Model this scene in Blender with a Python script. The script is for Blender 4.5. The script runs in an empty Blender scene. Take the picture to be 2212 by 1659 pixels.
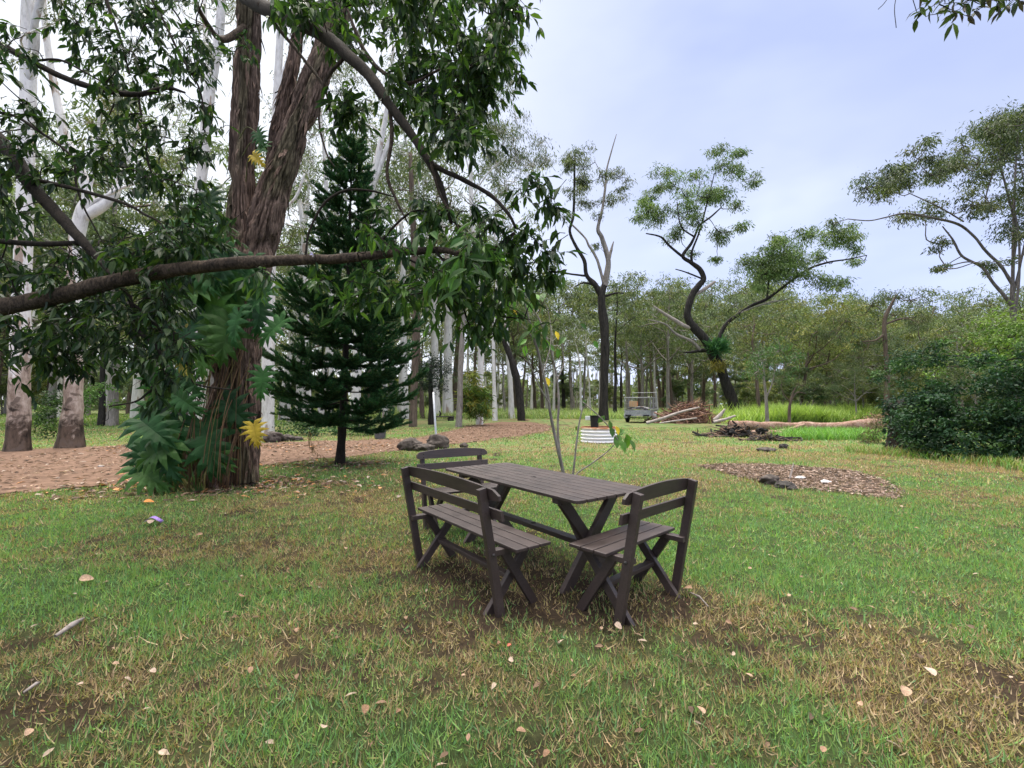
import bpy, math, random
import numpy as np
from mathutils import Vector
random.seed(7)
rng = np.random.default_rng(11)
S = bpy.context.scene
COL = S.collection
# ------------------------------------------------------------------ camera
HC, PITCH, FPX, SC = 1.38, 0.044, 450.0, 2212 / 1024
cam_d = bpy.data.cameras.new('camera')
cam = bpy.data.objects.new('camera', cam_d)
COL.objects.link(cam)
cam.location = (0, 0, HC)
cam.rotation_euler = (math.pi / 2 + PITCH, 0, 0)
cam_d.sensor_width = 36
cam_d.lens = FPX / 1024 * 36
cam_d.clip_start = 0.05
cam_d.clip_end = 3000
S.camera = cam
F = FPX * SC
CP, SP = math.cos(PITCH), math.sin(PITCH)


def W(px, py, Y):
    """point of the place seen at pixel (px, py) of the 2212-wide photo, Y metres in front"""
    dx, dz = (px - 1106) / F, -(py - 829.5) / F
    t = Y / (CP - dz * SP)
    return np.array([dx * t, Y, HC + (SP + dz * CP) * t])


def G(px, py):
    dx, dz = (px - 1106) / F, -(py - 829.5) / F
    t = -HC / (SP + dz * CP)
    return np.array([dx * t, (CP - dz * SP) * t, 0.0])


def gy(py):
    return G(1106, py)[1]


# ------------------------------------------------------------------ noise
def _h(i, j, s):
    n = (i * 374761393 + j * 668265263 + s * 974634777) & 0xFFFFFFFF
    n = ((n ^ (n >> 13)) * 1274126177) & 0xFFFFFFFF
    return ((n ^ (n >> 16)) & 0xFFFFFF) / float(0xFFFFFF)


def vnoise(x, y, s=0):
    x = np.asarray(x, float); y = np.asarray(y, float)
    i = np.floor(x).astype(np.int64); j = np.floor(y).astype(np.int64)
    u, v = x - i, y - j
    u = u * u * (3 - 2 * u); v = v * v * (3 - 2 * v)
    return (_h(i, j, s) * (1 - u) + _h(i + 1, j, s) * u) * (1 - v) + (_h(i, j + 1, s) * (1 - u) + _h(i + 1, j + 1, s) * u) * v


def fbm(x, y, s=0, o=4):
    a, t, n = 1.0, 0.0, 0.0
    for k in range(o):
        t = t + a * vnoise(np.asarray(x) * 2 ** k, np.asarray(y) * 2 ** k, s + k * 7); n += a; a *= .55
    return t / n


def sstep(a, b, x):
    t = np.clip((x - a) / (b - a), 0, 1)
    return t * t * (3 - 2 * t)


# ------------------------------------------------------------------ objects
def tag(o, label=None, cat=None, group=None, kind=None):
    if label: o['label'] = label
    if cat: o['category'] = cat
    if group: o['group'] = group
    if kind: o['kind'] = kind
    return o


def empty(name, loc=(0, 0, 0), rz=0.0):
    o = bpy.data.objects.new(name, None)
    COL.objects.link(o)
    o.location = [float(c) for c in loc]
    o.rotation_euler = (0, 0, rz)
    o.empty_display_size = .2
    return o


class MB:
    """collects pieces of one mesh"""
    def __init__(s):
        s.v, s.f, s.c, s.n, s.bev = [], {}, [], 0, 0.0

    def add(s, V, Fs, C=None, mi=0):
        V = np.asarray(V, float).reshape(-1, 3)
        for f in Fs:
            f = np.asarray(f, np.int64)
            if f.size == 0: continue
            s.f.setdefault((f.shape[1], mi), []).append(f + s.n)
        if C is None: C = np.ones((len(V), 3))
        C = np.asarray(C, float)
        if C.ndim == 1: C = np.tile(C, (len(V), 1))
        s.v.append(V); s.c.append(C); s.n += len(V)

    def build(s, name, mats, parent=None, smooth=False, origin=None, matrix=None):
        me = bpy.data.meshes.new(name)
        if s.n:
            V = np.concatenate(s.v)
            if origin is not None: V = V - np.asarray(origin)
            me.vertices.add(len(V)); me.vertices.foreach_set('co', V.astype(np.float32).ravel())
            loops, starts, mi, st = [], [], [], 0
            for (k, m), fl in s.f.items():
                fa = np.concatenate(fl)
                loops.append(fa.ravel())
                starts.append(np.arange(len(fa)) * k + st); st += fa.size
                mi.append(np.full(len(fa), m))
            loops = np.concatenate(loops); starts = np.concatenate(starts); mi = np.concatenate(mi)
            me.loops.add(len(loops)); me.loops.foreach_set('vertex_index', loops.astype(np.int32))
            me.polygons.add(len(starts)); me.polygons.foreach_set('loop_start', starts.astype(np.int32))
            me.polygons.foreach_set('material_index', mi.astype(np.int32))
            me.polygons.foreach_set('use_smooth', np.full(len(starts), smooth))
            me.update(calc_edges=True)
            C = np.concatenate(s.c)
            ca = me.color_attributes.new('Col', 'FLOAT_COLOR', 'POINT')
            ca.data.foreach_set('color', np.c_[C, np.ones(len(C))].astype(np.float32).ravel())
        if not isinstance(mats, (list, tuple)): mats = [mats]
        for m in mats: me.materials.append(m)
        o = bpy.data.objects.new(name, me)
        COL.objects.link(o)
        if s.bev > 0:
            bv = o.modifiers.new('edge', 'BEVEL'); bv.width = s.bev; bv.segments = 2; bv.limit_method = 'ANGLE'; bv.angle_limit = .6
        if parent is not None: o.parent = parent
        if origin is not None and parent is None: o.location = [float(c) for c in origin]
        return o

    # solid pieces
    def box(s, c, d, R=None, C=None, ch=0.0):
        """box centred at c, size d, R 3x3 columns = local axes; ch chamfers the long edges"""
        d = np.asarray(d, float) / 2
        V = np.array([[x, y, z] for z in (-1, 1) for y in (-1, 1) for x in (-1, 1)], float) * d
        Q = [(0, 2, 3, 1), (4, 5, 7, 6), (0, 1, 5, 4), (2, 6, 7, 3), (0, 4, 6, 2), (1, 3, 7, 5)]
        s.bev = max(s.bev, ch)
        if R is not None: V = V @ np.asarray(R).T
        s.add(V + np.asarray(c), [Q], C)

    def beam(s, p, q, w, h, up=(0, 0, 1), C=None, ch=0.003):
        """plank from p to q, w across, h along 'up'"""
        p, q, up = np.asarray(p, float), np.asarray(q, float), np.asarray(up, float)
        L = np.linalg.norm(q - p); x = (q - p) / L
        z = up - x * (up @ x); z /= np.linalg.norm(z)
        y = np.cross(z, x)
        s.box((p + q) / 2, (L, w, h), np.array([x, y, z]).T, C, ch)

    def tube(s, P, R, n=8, C=None, wob=0.0, seed=0, mi=0, cap=True, seg=None, knob=0.0):
        P = np.asarray(P, float); R = np.asarray(R, float)
        if seg: P, R = smooth(P, R, seg)
        T = np.gradient(P, axis=0); T /= np.linalg.norm(T, axis=1)[:, None] + 1e-9
        ref = np.array([0., 0, 1]) if abs(T[0][2]) < .8 else np.array([1., 0, 0])
        u = ref - T[0] * (ref @ T[0]); u /= np.linalg.norm(u)
        U = [u]
        for k in range(1, len(P)):
            u = U[-1] - T[k] * (U[-1] @ T[k]); u /= np.linalg.norm(u) + 1e-9; U.append(u)
        U = np.array(U); B = np.cross(T, U)
        a = np.linspace(0, 2 * np.pi, n, endpoint=False)
        rr = np.tile(R[:, None], (1, n))
        if wob:
            L = np.r_[0, np.cumsum(np.linalg.norm(np.diff(P, axis=0), axis=1))]
            LL, AA = np.meshgrid(L, a, indexing='ij')
            m = np.maximum(R.mean(), 1e-4)
            nz = fbm(LL / (m * 3) + seed * 13.7, np.cos(AA) * 1.3 + 5, seed) + fbm(LL / (m * 3) + seed * 3.1, np.sin(AA) * 1.3 + 9, seed + 3)
            rr = rr * (1 + wob * (nz - 1))
        V = P[:, None, :] + rr[:, :, None] * (np.cos(a)[None, :, None] * U[:, None, :] + np.sin(a)[None, :, None] * B[:, None, :])
        k = len(P)
        i = np.arange(k - 1)[:, None] * n; j = np.arange(n)[None, :]; j2 = (j + 1) % n
        Q = np.stack([i + j, i + j2, i + n + j2, i + n + j], -1).reshape(-1, 4)
        V = V.reshape(-1, 3)
        fs = [Q]
        if cap:
            V = np.r_[V, P[-1:] + T[-1:] * R[-1] * .5]
            e = k * n; b = (k - 1) * n
            fs.append(np.array([(b + jj, b + (jj + 1) % n, e) for jj in range(n)]))
        if C is not None:
            C = np.asarray(C, float)
        s.add(V, fs, C, mi)

    def leaves(s, pos, d, nrm, L, Wd, C, tpl, mi=0):
        pos = np.asarray(pos); N = len(pos)
        d = d / (np.linalg.norm(d, axis=1)[:, None] + 1e-9)
        sd = np.cross(d, nrm); sd /= np.linalg.norm(sd, axis=1)[:, None] + 1e-9
        nr = np.cross(sd, d)
        TV, TF = tpl
        L = np.broadcast_to(L, (N,)); Wd = np.broadcast_to(Wd, (N,))
        V = pos[:, None] + TV[None, :, 0, None] * Wd[:, None, None] * sd[:, None] + TV[None, :, 1, None] * L[:, None, None] * d[:, None] + TV[None, :, 2, None] * L[:, None, None] * nr[:, None]
        k = len(TV)
        off = (np.arange(N) * k)[:, None, None]
        fs = [(np.asarray(f)[None] + off).reshape(-1, len(f[0])) for f in TF]
        s.add(V.reshape(-1, 3), fs, np.repeat(np.asarray(C), k, 0), mi)


def smooth(P, R, m):
    """Catmull-Rom, m pieces per span"""
    P = np.asarray(P, float); R = np.asarray(R, float)
    if len(P) < 3:
        t = np.linspace(0, 1, m * max(1, len(P) - 1) + 1)[:, None]
        return P[0] + (P[-1] - P[0]) * t, R[0] + (R[-1] - R[0]) * t[:, 0]
    A = np.c_[P, R]
    A = np.vstack([2 * A[0] - A[1], A, 2 * A[-1] - A[-2]])
    out = []
    for k in range(1, len(A) - 2):
        for t in np.arange(m) / m:
            a, b, c, e = A[k - 1], A[k], A[k + 1], A[k + 2]
            out.append(.5 * (2 * b + (c - a) * t + (2 * a - 5 * b + 4 * c - e) * t * t + (3 * b - a - 3 * c + e) * t ** 3))
    out.append(A[-2])
    out = np.array(out)
    return out[:, :3], np.maximum(out[:, 3], .0008)


T_FAR = (np.array([(0, 0, 0), (.5, .4, .04), (0, 1, 0), (-.5, .4, .04)], float), [[(0, 1, 2, 3)]])
T_NEAR = (np.array([(0, 0, 0), (.42, .3, .05), (0, .3, -.02), (-.42, .3, .05), (.40, .62, .0), (0, .62, -.07), (-.40, .62, .0), (0, 1, -.18)], float),
          [[(0, 1, 2), (0, 2, 3), (5, 4, 7), (6, 5, 7)], [(2, 1, 4, 5), (3, 2, 5, 6)]])
T_BLADE = (np.array([(-.5, 0, 0), (.5, 0, 0), (-.42, .45, .08), (.42, .45, .08), (0, 1, .4)], float), [[(0, 1, 3, 2)], [(2, 3, 4)]])


def unit(N):
    v = rng.normal(size=(N, 3)); return v / np.linalg.norm(v, axis=1)[:, None]


def palette(pal, N, jit=.18):
    pal = np.asarray(pal, float)
    c = pal[rng.integers(0, len(pal), N)]
    return np.clip(c * (1 + rng.normal(0, jit, (N, 1))), .002, 1)


# ------------------------------------------------------------------ materials
def nt(name):
    m = bpy.data.materials.new(name); m.use_nodes = True
    t = m.node_tree; t.nodes.clear()
    o = t.nodes.new('ShaderNodeOutputMaterial')
    return m, t, o


def N_(t, kind, **kw):
    n = t.nodes.new('ShaderNode' + kind)
    for k, v in kw.items():
        if k in n.inputs: n.inputs[k].default_value = v
        else: setattr(n, k, v)
    return n


def ramp(t, src, stops):
    r = t.nodes.new('ShaderNodeValToRGB')
    while len(r.color_ramp.elements) < len(stops): r.color_ramp.elements.new(.5)
    for e, (p, c) in zip(r.color_ramp.elements, stops):
        e.position = p; e.color = (*c, 1) if len(c) == 3 else c
    t.links.new(src, r.inputs[0])
    return r


def mixc(t, fac, a, b, mode='MIX'):
    m = t.nodes.new('ShaderNodeMix'); m.data_type = 'RGBA'; m.blend_type = mode
    for s, v in ((m.inputs[0], fac), (m.inputs[6], a), (m.inputs[7], b)):
        if isinstance(v, bpy.types.NodeSocket): t.links.new(v, s)
        elif isinstance(v, (int, float)): s.default_value = v
        else: s.default_value = (*v, 1)
    return m.outputs[2]


def leafmat(name, trans=.35, rough=.45, spec=.35, noise=.25):
    m, t, o = nt(name)
    a = N_(t, 'Attribute', attribute_name='Col')
    tc = N_(t, 'TexCoord')
    nz = N_(t, 'TexNoise', Scale=9.0); t.links.new(tc.outputs['Object'], nz.inputs['Vector'])
    r = ramp(t, nz.outputs[0], [(.3, (1 - noise,) * 3), (.7, (1 + noise,) * 3)])
    c = mixc(t, 1.0, a.outputs['Color'], r.outputs[0], 'MULTIPLY')
    p = N_(t, 'BsdfPrincipled', Roughness=rough); p.inputs['Specular IOR Level'].default_value = spec
    t.links.new(c, p.inputs['Base Color'])
    tr = N_(t, 'BsdfTranslucent')
    c2 = mixc(t, 1.0, c, (1.25, 1.35, .6), 'MULTIPLY')
    t.links.new(c2, tr.inputs['Color'])
    mx = N_(t, 'MixShader'); mx.inputs[0].default_value = trans
    t.links.new(p.outputs[0], mx.inputs[1]); t.links.new(tr.outputs[0], mx.inputs[2])
    t.links.new(mx.outputs[0], o.inputs[0])
    return m


def barkmat(name, c1, c2, c3=None, scale=6.0, stretch=.15, bump=.6, dist=.03, rough=.85, low=None, blotch=None, vcol=False):
    """fibrous bark; low=(z0,z1,colA,colB): different bark on the foot of the trunk, blotch: patches of another colour"""
    m, t, o = nt(name)
    tc = N_(t, 'TexCoord')
    mp = N_(t, 'Mapping'); mp.inputs['Scale'].default_value = (1, 1, stretch)
    t.links.new(tc.outputs['Object'], mp.inputs['Vector'])
    n1 = N_(t, 'TexNoise', Scale=scale, Detail=8.0, Roughness=.65); t.links.new(mp.outputs[0], n1.inputs['Vector'])
    n2 = N_(t, 'TexNoise', Scale=scale * 4, Detail=6.0, Roughness=.7); t.links.new(mp.outputs[0], n2.inputs['Vector'])
    ad = N_(t, 'Math', operation='ADD'); t.links.new(n1.outputs[0], ad.inputs[0]); t.links.new(n2.outputs[0], ad.inputs[1])
    hf = N_(t, 'Math', operation='MULTIPLY'); hf.inputs[1].default_value = .5; t.links.new(ad.outputs[0], hf.inputs[0])
    st = [(.36, c1), (.6, c2)] if c3 is None else [(.34, c1), (.48, c2), (.64, c3)]
    col = ramp(t, hf.outputs[0], st).outputs[0]
    if blotch:
        nb = N_(t, 'TexNoise', Scale=blotch[1], Detail=4.0); t.links.new(mp.outputs[0], nb.inputs['Vector'])
        rb = ramp(t, nb.outputs[0], [(blotch[2], (0, 0, 0)), (blotch[2] + .04, (1, 1, 1))])
        col = mixc(t, rb.outputs[0], col, blotch[0])
    if low:
        sp = N_(t, 'SeparateXYZ'); t.links.new(tc.outputs['Object'], sp.inputs[0])
        nl = N_(t, 'TexNoise', Scale=2.2, Detail=7.0, Roughness=.62, Distortion=.6); t.links.new(tc.outputs['Object'], nl.inputs['Vector'])
        for (zz, amp, ca, cb, seed) in low:
            ml = N_(t, 'Math', operation='MULTIPLY_ADD'); ml.inputs[1].default_value = amp; ml.inputs[2].default_value = -amp * .5 - zz
            t.links.new(nl.outputs[0], ml.inputs[0])
            a2 = N_(t, 'Math', operation='ADD'); t.links.new(ml.outputs[0], a2.inputs[0]); t.links.new(sp.outputs[2], a2.inputs[1])
            g = N_(t, 'MapRange'); g.inputs[1].default_value = -.32; g.inputs[2].default_value = .32; g.inputs[3].default_value = 1; g.inputs[4].default_value = 0
            t.links.new(a2.outputs[0], g.inputs[0])
            cl = ramp(t, hf.outputs[0], [(.38, ca), (.6, cb)])
            col = mixc(t, g.outputs[0], col, cl.outputs[0])
        nk = N_(t, 'TexNoise', Scale=3.4, Detail=6.0, Roughness=.6, Distortion=.4); t.links.new(tc.outputs['Object'], nk.inputs['Vector'])
        rk = ramp(t, nk.outputs[0], [(.55, (0, 0, 0)), (.60, (1, 1, 1))])
        zk = N_(t, 'MapRange'); zk.inputs[1].default_value = 2.5; zk.inputs[2].default_value = 4.5; zk.inputs[3].default_value = .85; zk.inputs[4].default_value = .0; t.links.new(sp.outputs[2], zk.inputs[0])
        km = N_(t, 'Math', operation='MULTIPLY'); t.links.new(rk.outputs[0], km.inputs[0]); t.links.new(zk.outputs[0], km.inputs[1])
        col = mixc(t, km.outputs[0], col, (.12, .09, .075))
    if vcol:
        a = N_(t, 'Attribute', attribute_name='Col')
        col = mixc(t, 1.0, col, a.outputs['Color'], 'MULTIPLY')
    p = N_(t, 'BsdfPrincipled', Roughness=rough); p.inputs['Specular IOR Level'].default_value = .25
    t.links.new(col, p.inputs['Base Color'])
    b = N_(t, 'Bump', Strength=bump, Distance=dist); t.links.new(hf.outputs[0], b.inputs['Height'])
    t.links.new(b.outputs[0], p.inputs['Normal'])
    t.links.new(p.outputs[0], o.inputs[0])
    return m


def plain(name, c, rough=.6, metal=0.0, spec=.4, var=.25, scale=12.0, bump=.1, stretch=(1, 1, 1), vcol=False, dist=.01):
    m, t, o = nt(name)
    tc = N_(t, 'TexCoord')
    mp = N_(t, 'Mapping'); mp.inputs['Scale'].default_value = stretch
    t.links.new(tc.outputs['Object'], mp.inputs['Vector'])
    n = N_(t, 'TexNoise', Scale=scale, Detail=8.0, Roughness=.6); t.links.new(mp.outputs[0], n.inputs['Vector'])
    r = ramp(t, n.outputs[0], [(.3, tuple(x * (1 - var) for x in c)), (.7, tuple(x * (1 + var) for x in c))])
    col = r.outputs[0]
    if vcol:
        a = N_(t, 'Attribute', attribute_name='Col'); col = mixc(t, 1.0, col, a.outputs['Color'], 'MULTIPLY')
    p = N_(t, 'BsdfPrincipled', Roughness=rough, Metallic=metal); p.inputs['Specular IOR Level'].default_value = spec
    t.links.new(col, p.inputs['Base Color'])
    if bump:
        b = N_(t, 'Bump', Strength=bump, Distance=dist); t.links.new(n.outputs[0], b.inputs['Height']); t.links.new(b.outputs[0], p.inputs['Normal'])
    t.links.new(p.outputs[0], o.inputs[0])
    return m


M = {}
M['leaf_near'] = leafmat('shade_tree_leaf', .42, .42, .35)
M['leaf'] = leafmat('gum_leaf', .3, .5, .3)
M['leaf_phil'] = leafmat('philodendron_leaf', .2, .5, .18)
M['needle'] = leafmat('pine_needle', .15, .6, .2)
M['blade'] = leafmat('grass_blade', .35, .6, .2, .1)
M['dry'] = leafmat('dry_leaf', .12, .7, .15, .3)
M['bark_red'] = barkmat('stringy_bark', (.014, .010, .009), (.105, .076, .062), (.30, .225, .19), 9, .08, 1.0, .05, .9, vcol=True)
M['bark_limb'] = barkmat('limb_bark', (.010, .008, .007), (.05, .036, .027), (.13, .095, .07), 16, .5, 1.0, .03, .9)
M['bark_dark'] = barkmat('dark_twig_bark', (.008, .007, .006), (.035, .027, .021), None, 20, .4, .6, .02, .9)
M['bark_gum'] = barkmat('white_gum_bark', (.42, .40, .40), (.68, .66, .66), (.80, .78, .78), 2.2, .35, .25, .02, .7,
                        low=[(2.7, 5.5, (.20, .145, .115), (.50, .42, .37), 1), (1.0, 5.5, (.010, .008, .007), (.12, .085, .065), 2)], blotch=((.36, .28, .23), 2.6, .56))
M['bark_pale'] = barkmat('pale_gum_bark', (.36, .34, .33), (.58, .56, .56), (.72, .70, .70), 2.0, .3, .25, .02, .75, blotch=((.33, .26, .22), 2.0, .60))
M['bark_burnt'] = barkmat('burnt_bark', (.004, .004, .004), (.022, .020, .019), (.055, .048, .043), 7, .12, .9, .05, .9)
M['bark_brown'] = barkmat('ironbark', (.035, .026, .021), (.10, .075, .06), (.17, .13, .105), 6, .12, .8, .04, .9)
M['bark_grey'] = barkmat('grey_bark', (.09, .08, .075), (.2, .18, .165), (.33, .30, .28), 6, .18, .6, .03, .9)
M['bark_dusk'] = barkmat('dusky_grey_bark', (.045, .038, .038), (.10, .088, .086), (.18, .16, .158), 6, .18, .6, .03, .9)
M['dead_wood'] = barkmat('dead_wood', (.14, .12, .11), (.30, .26, .24), (.44, .39, .37), 7, .1, .5, .02, .8)
M['log_red'] = barkmat('stripped_log', (.10, .055, .04), (.25, .15, .11), (.40, .30, .25), 5, .6, .8, .04, .85)
M['rock'] = plain('field_rock', (.085, .072, .066), .9, 0, .2, .55, 9, .9, dist=.04)
M['rock_dark'] = plain('dark_rock', (.05, .045, .043), .85, 0, .25, .5, 9, .9, dist=.03)
# ------------------------------------------------------------------ world and light
w = bpy.data.worlds.new("World"); S.world = w; w.use_nodes = True
t = w.node_tree; t.nodes.clear()
out = N_(t, 'OutputWorld')
SUN_EL, SUN_AZ = math.radians(58), math.radians(-28)      # high sun behind cloud, ahead and a little left
sky = N_(t, 'TexSky', sky_type='NISHITA', sun_disc=False, sun_elevation=SUN_EL, sun_rotation=SUN_AZ, air_density=1.4, dust_density=1.5)
tc = N_(t, 'TexCoord')
mp = N_(t, 'Mapping'); mp.inputs['Scale'].default_value = (1.0, 1.0, 2.6); mp.inputs['Location'].default_value = (.3, .1, .2)
t.links.new(tc.outputs['Generated'], mp.inputs['Vector'])
n1 = N_(t, 'TexNoise', Scale=1.6, Detail=4.0, Roughness=.5, Distortion=.3); t.links.new(mp.outputs[0], n1.inputs['Vector'])
cl = ramp(t, n1.outputs[0], [(.34, (2.95, 3.42, 5.2)), (.52, (3.6, 4.05, 5.6)), (.70, (4.7, 5.1, 6.0))])   # the cloud sheet, thin and thick
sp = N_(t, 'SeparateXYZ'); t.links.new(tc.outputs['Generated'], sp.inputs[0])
# added warm white glow overhead, unseen above the view, to brighten the lawn
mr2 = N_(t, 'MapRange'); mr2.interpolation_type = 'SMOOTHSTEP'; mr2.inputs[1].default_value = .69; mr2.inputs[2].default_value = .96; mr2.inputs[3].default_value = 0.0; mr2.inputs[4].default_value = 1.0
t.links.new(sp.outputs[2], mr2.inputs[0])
mr3 = N_(t, 'MapRange'); mr3.inputs[1].default_value = .0; mr3.inputs[2].default_value = .42; mr3.inputs[3].default_value = 1.36; mr3.inputs[4].default_value = 1.0
t.links.new(sp.outputs[2], mr3.inputs[0])
vm = N_(t, 'VectorMath', operation='SCALE'); t.links.new(cl.outputs[0], vm.inputs[0]); t.links.new(mr3.outputs[0], vm.inputs['Scale'])
# paler, thinner cloud towards the left
dp = N_(t, 'VectorMath', operation='DOT_PRODUCT'); t.links.new(tc.outputs['Generated'], dp.inputs[0]); dp.inputs[1].default_value = (-.88, .45, .12)
ml_ = N_(t, 'MapRange'); ml_.interpolation_type = 'SMOOTHSTEP'; ml_.inputs[1].default_value = .10; ml_.inputs[2].default_value = .85; t.links.new(dp.outputs['Value'], ml_.inputs[0])
left = mixc(t, ml_.outputs[0], vm.outputs[0], (5.9, 6.1, 6.6))
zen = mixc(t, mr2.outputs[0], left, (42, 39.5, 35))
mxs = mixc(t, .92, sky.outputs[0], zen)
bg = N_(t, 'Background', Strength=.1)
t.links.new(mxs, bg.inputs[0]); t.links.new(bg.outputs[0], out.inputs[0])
sd = bpy.data.lights.new('sun', 'SUN'); sd.energy = 1.5; sd.angle = math.radians(14); sd.color = (1, .96, .9)
so = bpy.data.objects.new('sun', sd); COL.objects.link(so)
dirv = Vector((math.sin(SUN_AZ) * math.cos(SUN_EL), math.cos(SUN_AZ) * math.cos(SUN_EL), math.sin(SUN_EL)))
so.rotation_euler = dirv.to_track_quat('Z', 'Y').to_euler(); so.location = dirv * 60
S.view_settings.view_transform = 'Standard'; S.view_settings.look = 'None'
S.view_settings.exposure = 0.95; S.view_settings.gamma = 1

# ------------------------------------------------------------------ lawn
def blob(x, y, px, py, rx, ry):
    g = G(px, py); return np.exp(-(((x - g[0]) / rx) ** 2 + ((y - g[1]) / ry) ** 2))


def inpoly(x, y, poly):
    x = np.asarray(x); y = np.asarray(y); ins = np.zeros(x.shape, bool)
    n = len(poly)
    for i in range(n):
        x1, y1 = poly[i][:2]; x2, y2 = poly[(i + 1) % n][:2]
        c = ((y1 > y) != (y2 > y))
        with np.errstate(divide='ignore', invalid='ignore'):
            ins ^= c & (x < (x2 - x1) * (y - y1) / (y2 - y1 + 1e-12) + x1)
    return ins


def pdist(x, y, poly):
    d = np.full(np.shape(x), 1e9)
    for i in range(len(poly)):
        a = np.array(poly[i][:2]); b = np.array(poly[(i + 1) % len(poly)][:2]); ab = b - a
        tt = np.clip(((x - a[0]) * ab[0] + (y - a[1]) * ab[1]) / (ab @ ab + 1e-9), 0, 1)
        d = np.minimum(d, np.hypot(x - a[0] - tt * ab[0], y - a[1] - tt * ab[1]))
    return np.where(inpoly(x, y, poly), d, -d)      # positive inside


PATH = [G(*p) for p in [(-700, 1130), (-150, 1090), (0, 1073), (150, 1060), (290, 1046), (430, 1030), (560, 1008), (680, 994), (770, 986), (850, 978), (900, 968), (960, 962), (1050, 951), (1130, 942), (1185, 931),
                        (1196, 921), (1150, 912), (1080, 911), (1010, 920), (960, 933), (900, 946), (800, 950), (690, 952), (560, 957), (420, 960), (280, 963), (150, 966), (0, 975), (-300, 990), (-900, 1005)]]
MULCH = [G(*p) for p in [(1508, 1008), (1560, 1004), (1640, 1003), (1720, 1008), (1800, 1014), (1870, 1025), (1915, 1045), (1940, 1066), (1925, 1076), (1870, 1073), (1800, 1064), (1720, 1054), (1640, 1040), (1570, 1022)]]
PATH2 = [(p[0], p[1]) for p in PATH]; MULCH2 = [(p[0], p[1]) for p in MULCH]


def gz(x, y):
    return (.02 * (fbm(x * .7, y * .7, 3, 3) - .5) + .045 * (fbm(x * 4.3, y * 4.3, 8, 3) - .5)) * np.exp(-(np.hypot(x, y) / 25) ** 2)


def dryness(x, y):
    """0 lush green .. 1 straw"""
    d = .45 + 1.5 * (fbm(x * .9 + 3, y * .9, 5, 4) - .5) + 1.1 * (fbm(x * 3.1, y * 3.1, 9, 3) - .5) + .8 * (fbm(x * 9.1, y * 9.1, 19, 2) - .5)
    for (px, py, rx, ry, a) in [(1150, 1230, .9, 1.0, .45), (1150, 1420, 1.6, .35, .28), (2150, 1560, .7, .35, .6), (2000, 1400, .8, .3, .35), (2000, 1010, 4, .9, .55), (1500, 970, 4, 2.2, .28), (1800, 985, 6, 1.6, .35),
                                (700, 1200, 1.5, .5, .25), (700, 1075, 1.6, .7, .22), (1560, 1330, .8, .35, .32), (300, 1420, .8, .5, .12), (200, 1080, 3, .35, .2), (1250, 1600, .7, .2, .1),
                                (150, 1260, 1.4, .5, -.40), (1850, 1180, 2.2, .9, -.38), (2150, 1120, 2.4, .9, -.40), (500, 1140, 1.2, .5, -.2), (1000, 1110, 1.0, 1.2, -.12), (1750, 1560, .7, .2, -.1),
                                (1300, 1000, 3.5, 1.2, -.16), (1050, 990, 2, 1.0, -.22), (750, 1600, .9, .2, -.22), (1700, 1120, 1.2, .6, -.3), (1650, 1640, .6, .12, -.2)]:
        d = d + a * blob(x, y, px, py, rx, ry)
    return np.clip(d, 0, 1)


def bare(x, y):
    """0 covered .. 1 bare dark soil"""
    b = sstep(.60, .74, fbm(x * 2.3 + 11, y * 2.3 + 4, 31, 4)) * sstep(.42, .62, fbm(x * .6, y * .6 + 7, 41, 2)) * .95
    b = b + .85 * sstep(.60, .70, fbm(x * 5.3 + 2, y * 5.3 + 8, 131, 3)) * sstep(.30, .55, dryness(x, y)) * sstep(9, 6, y)
    for (px, py, rx, ry, a) in [(930, 1240, .35, .25, .9), (1080, 1320, .35, .22, .75), (1290, 1260, .5, .35, .55), (1450, 1290, .30, .2, .5), (1350, 1340, .22, .15, .6), (1130, 1210, .6, .7, .75), (1000, 1290, .7, .4, .5), (1250, 1330, .6, .25, .5)]:
        b = b + a * blob(x, y, px, py, rx, ry) * (.5 + fbm(x * 5, y * 5, 77, 2))
    b = b + .9 * blob(x, y, 480, 1052, 1.5, .55) * sstep(.3, .6, fbm(x * 2, y * 2, 55, 3) + .1)
    b = b + .8 * blob(x, y, 735, 1003, 1.1, .6) * sstep(.3, .6, fbm(x * 2, y * 2, 56, 3) + .1)
    return np.clip(b, 0, 1)


GREENS = np.array([(.155, .30, .095), (.20, .35, .105), (.12, .245, .10), (.26, .36, .12), (.17, .31, .15), (.22, .30, .11)])
STRAWS = np.array([(.40, .29, .18), (.32, .225, .14), (.48, .37, .25), (.25, .17, .115), (.33, .29, .14), (.30, .27, .13)])
SOIL = np.array((.042, .030, .023))


def ticks(lo, hi, f0, f1, fine, grow, far0, far1):
    a = list(np.arange(f0, f1, fine)); s = fine
    b = a[-1]
    while b < far1: s *= grow; b += s; a.append(b)
    s = fine; b = a[0]
    while b > far0: s *= grow; b -= s; a.insert(0, b)
    return np.array(a)


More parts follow.
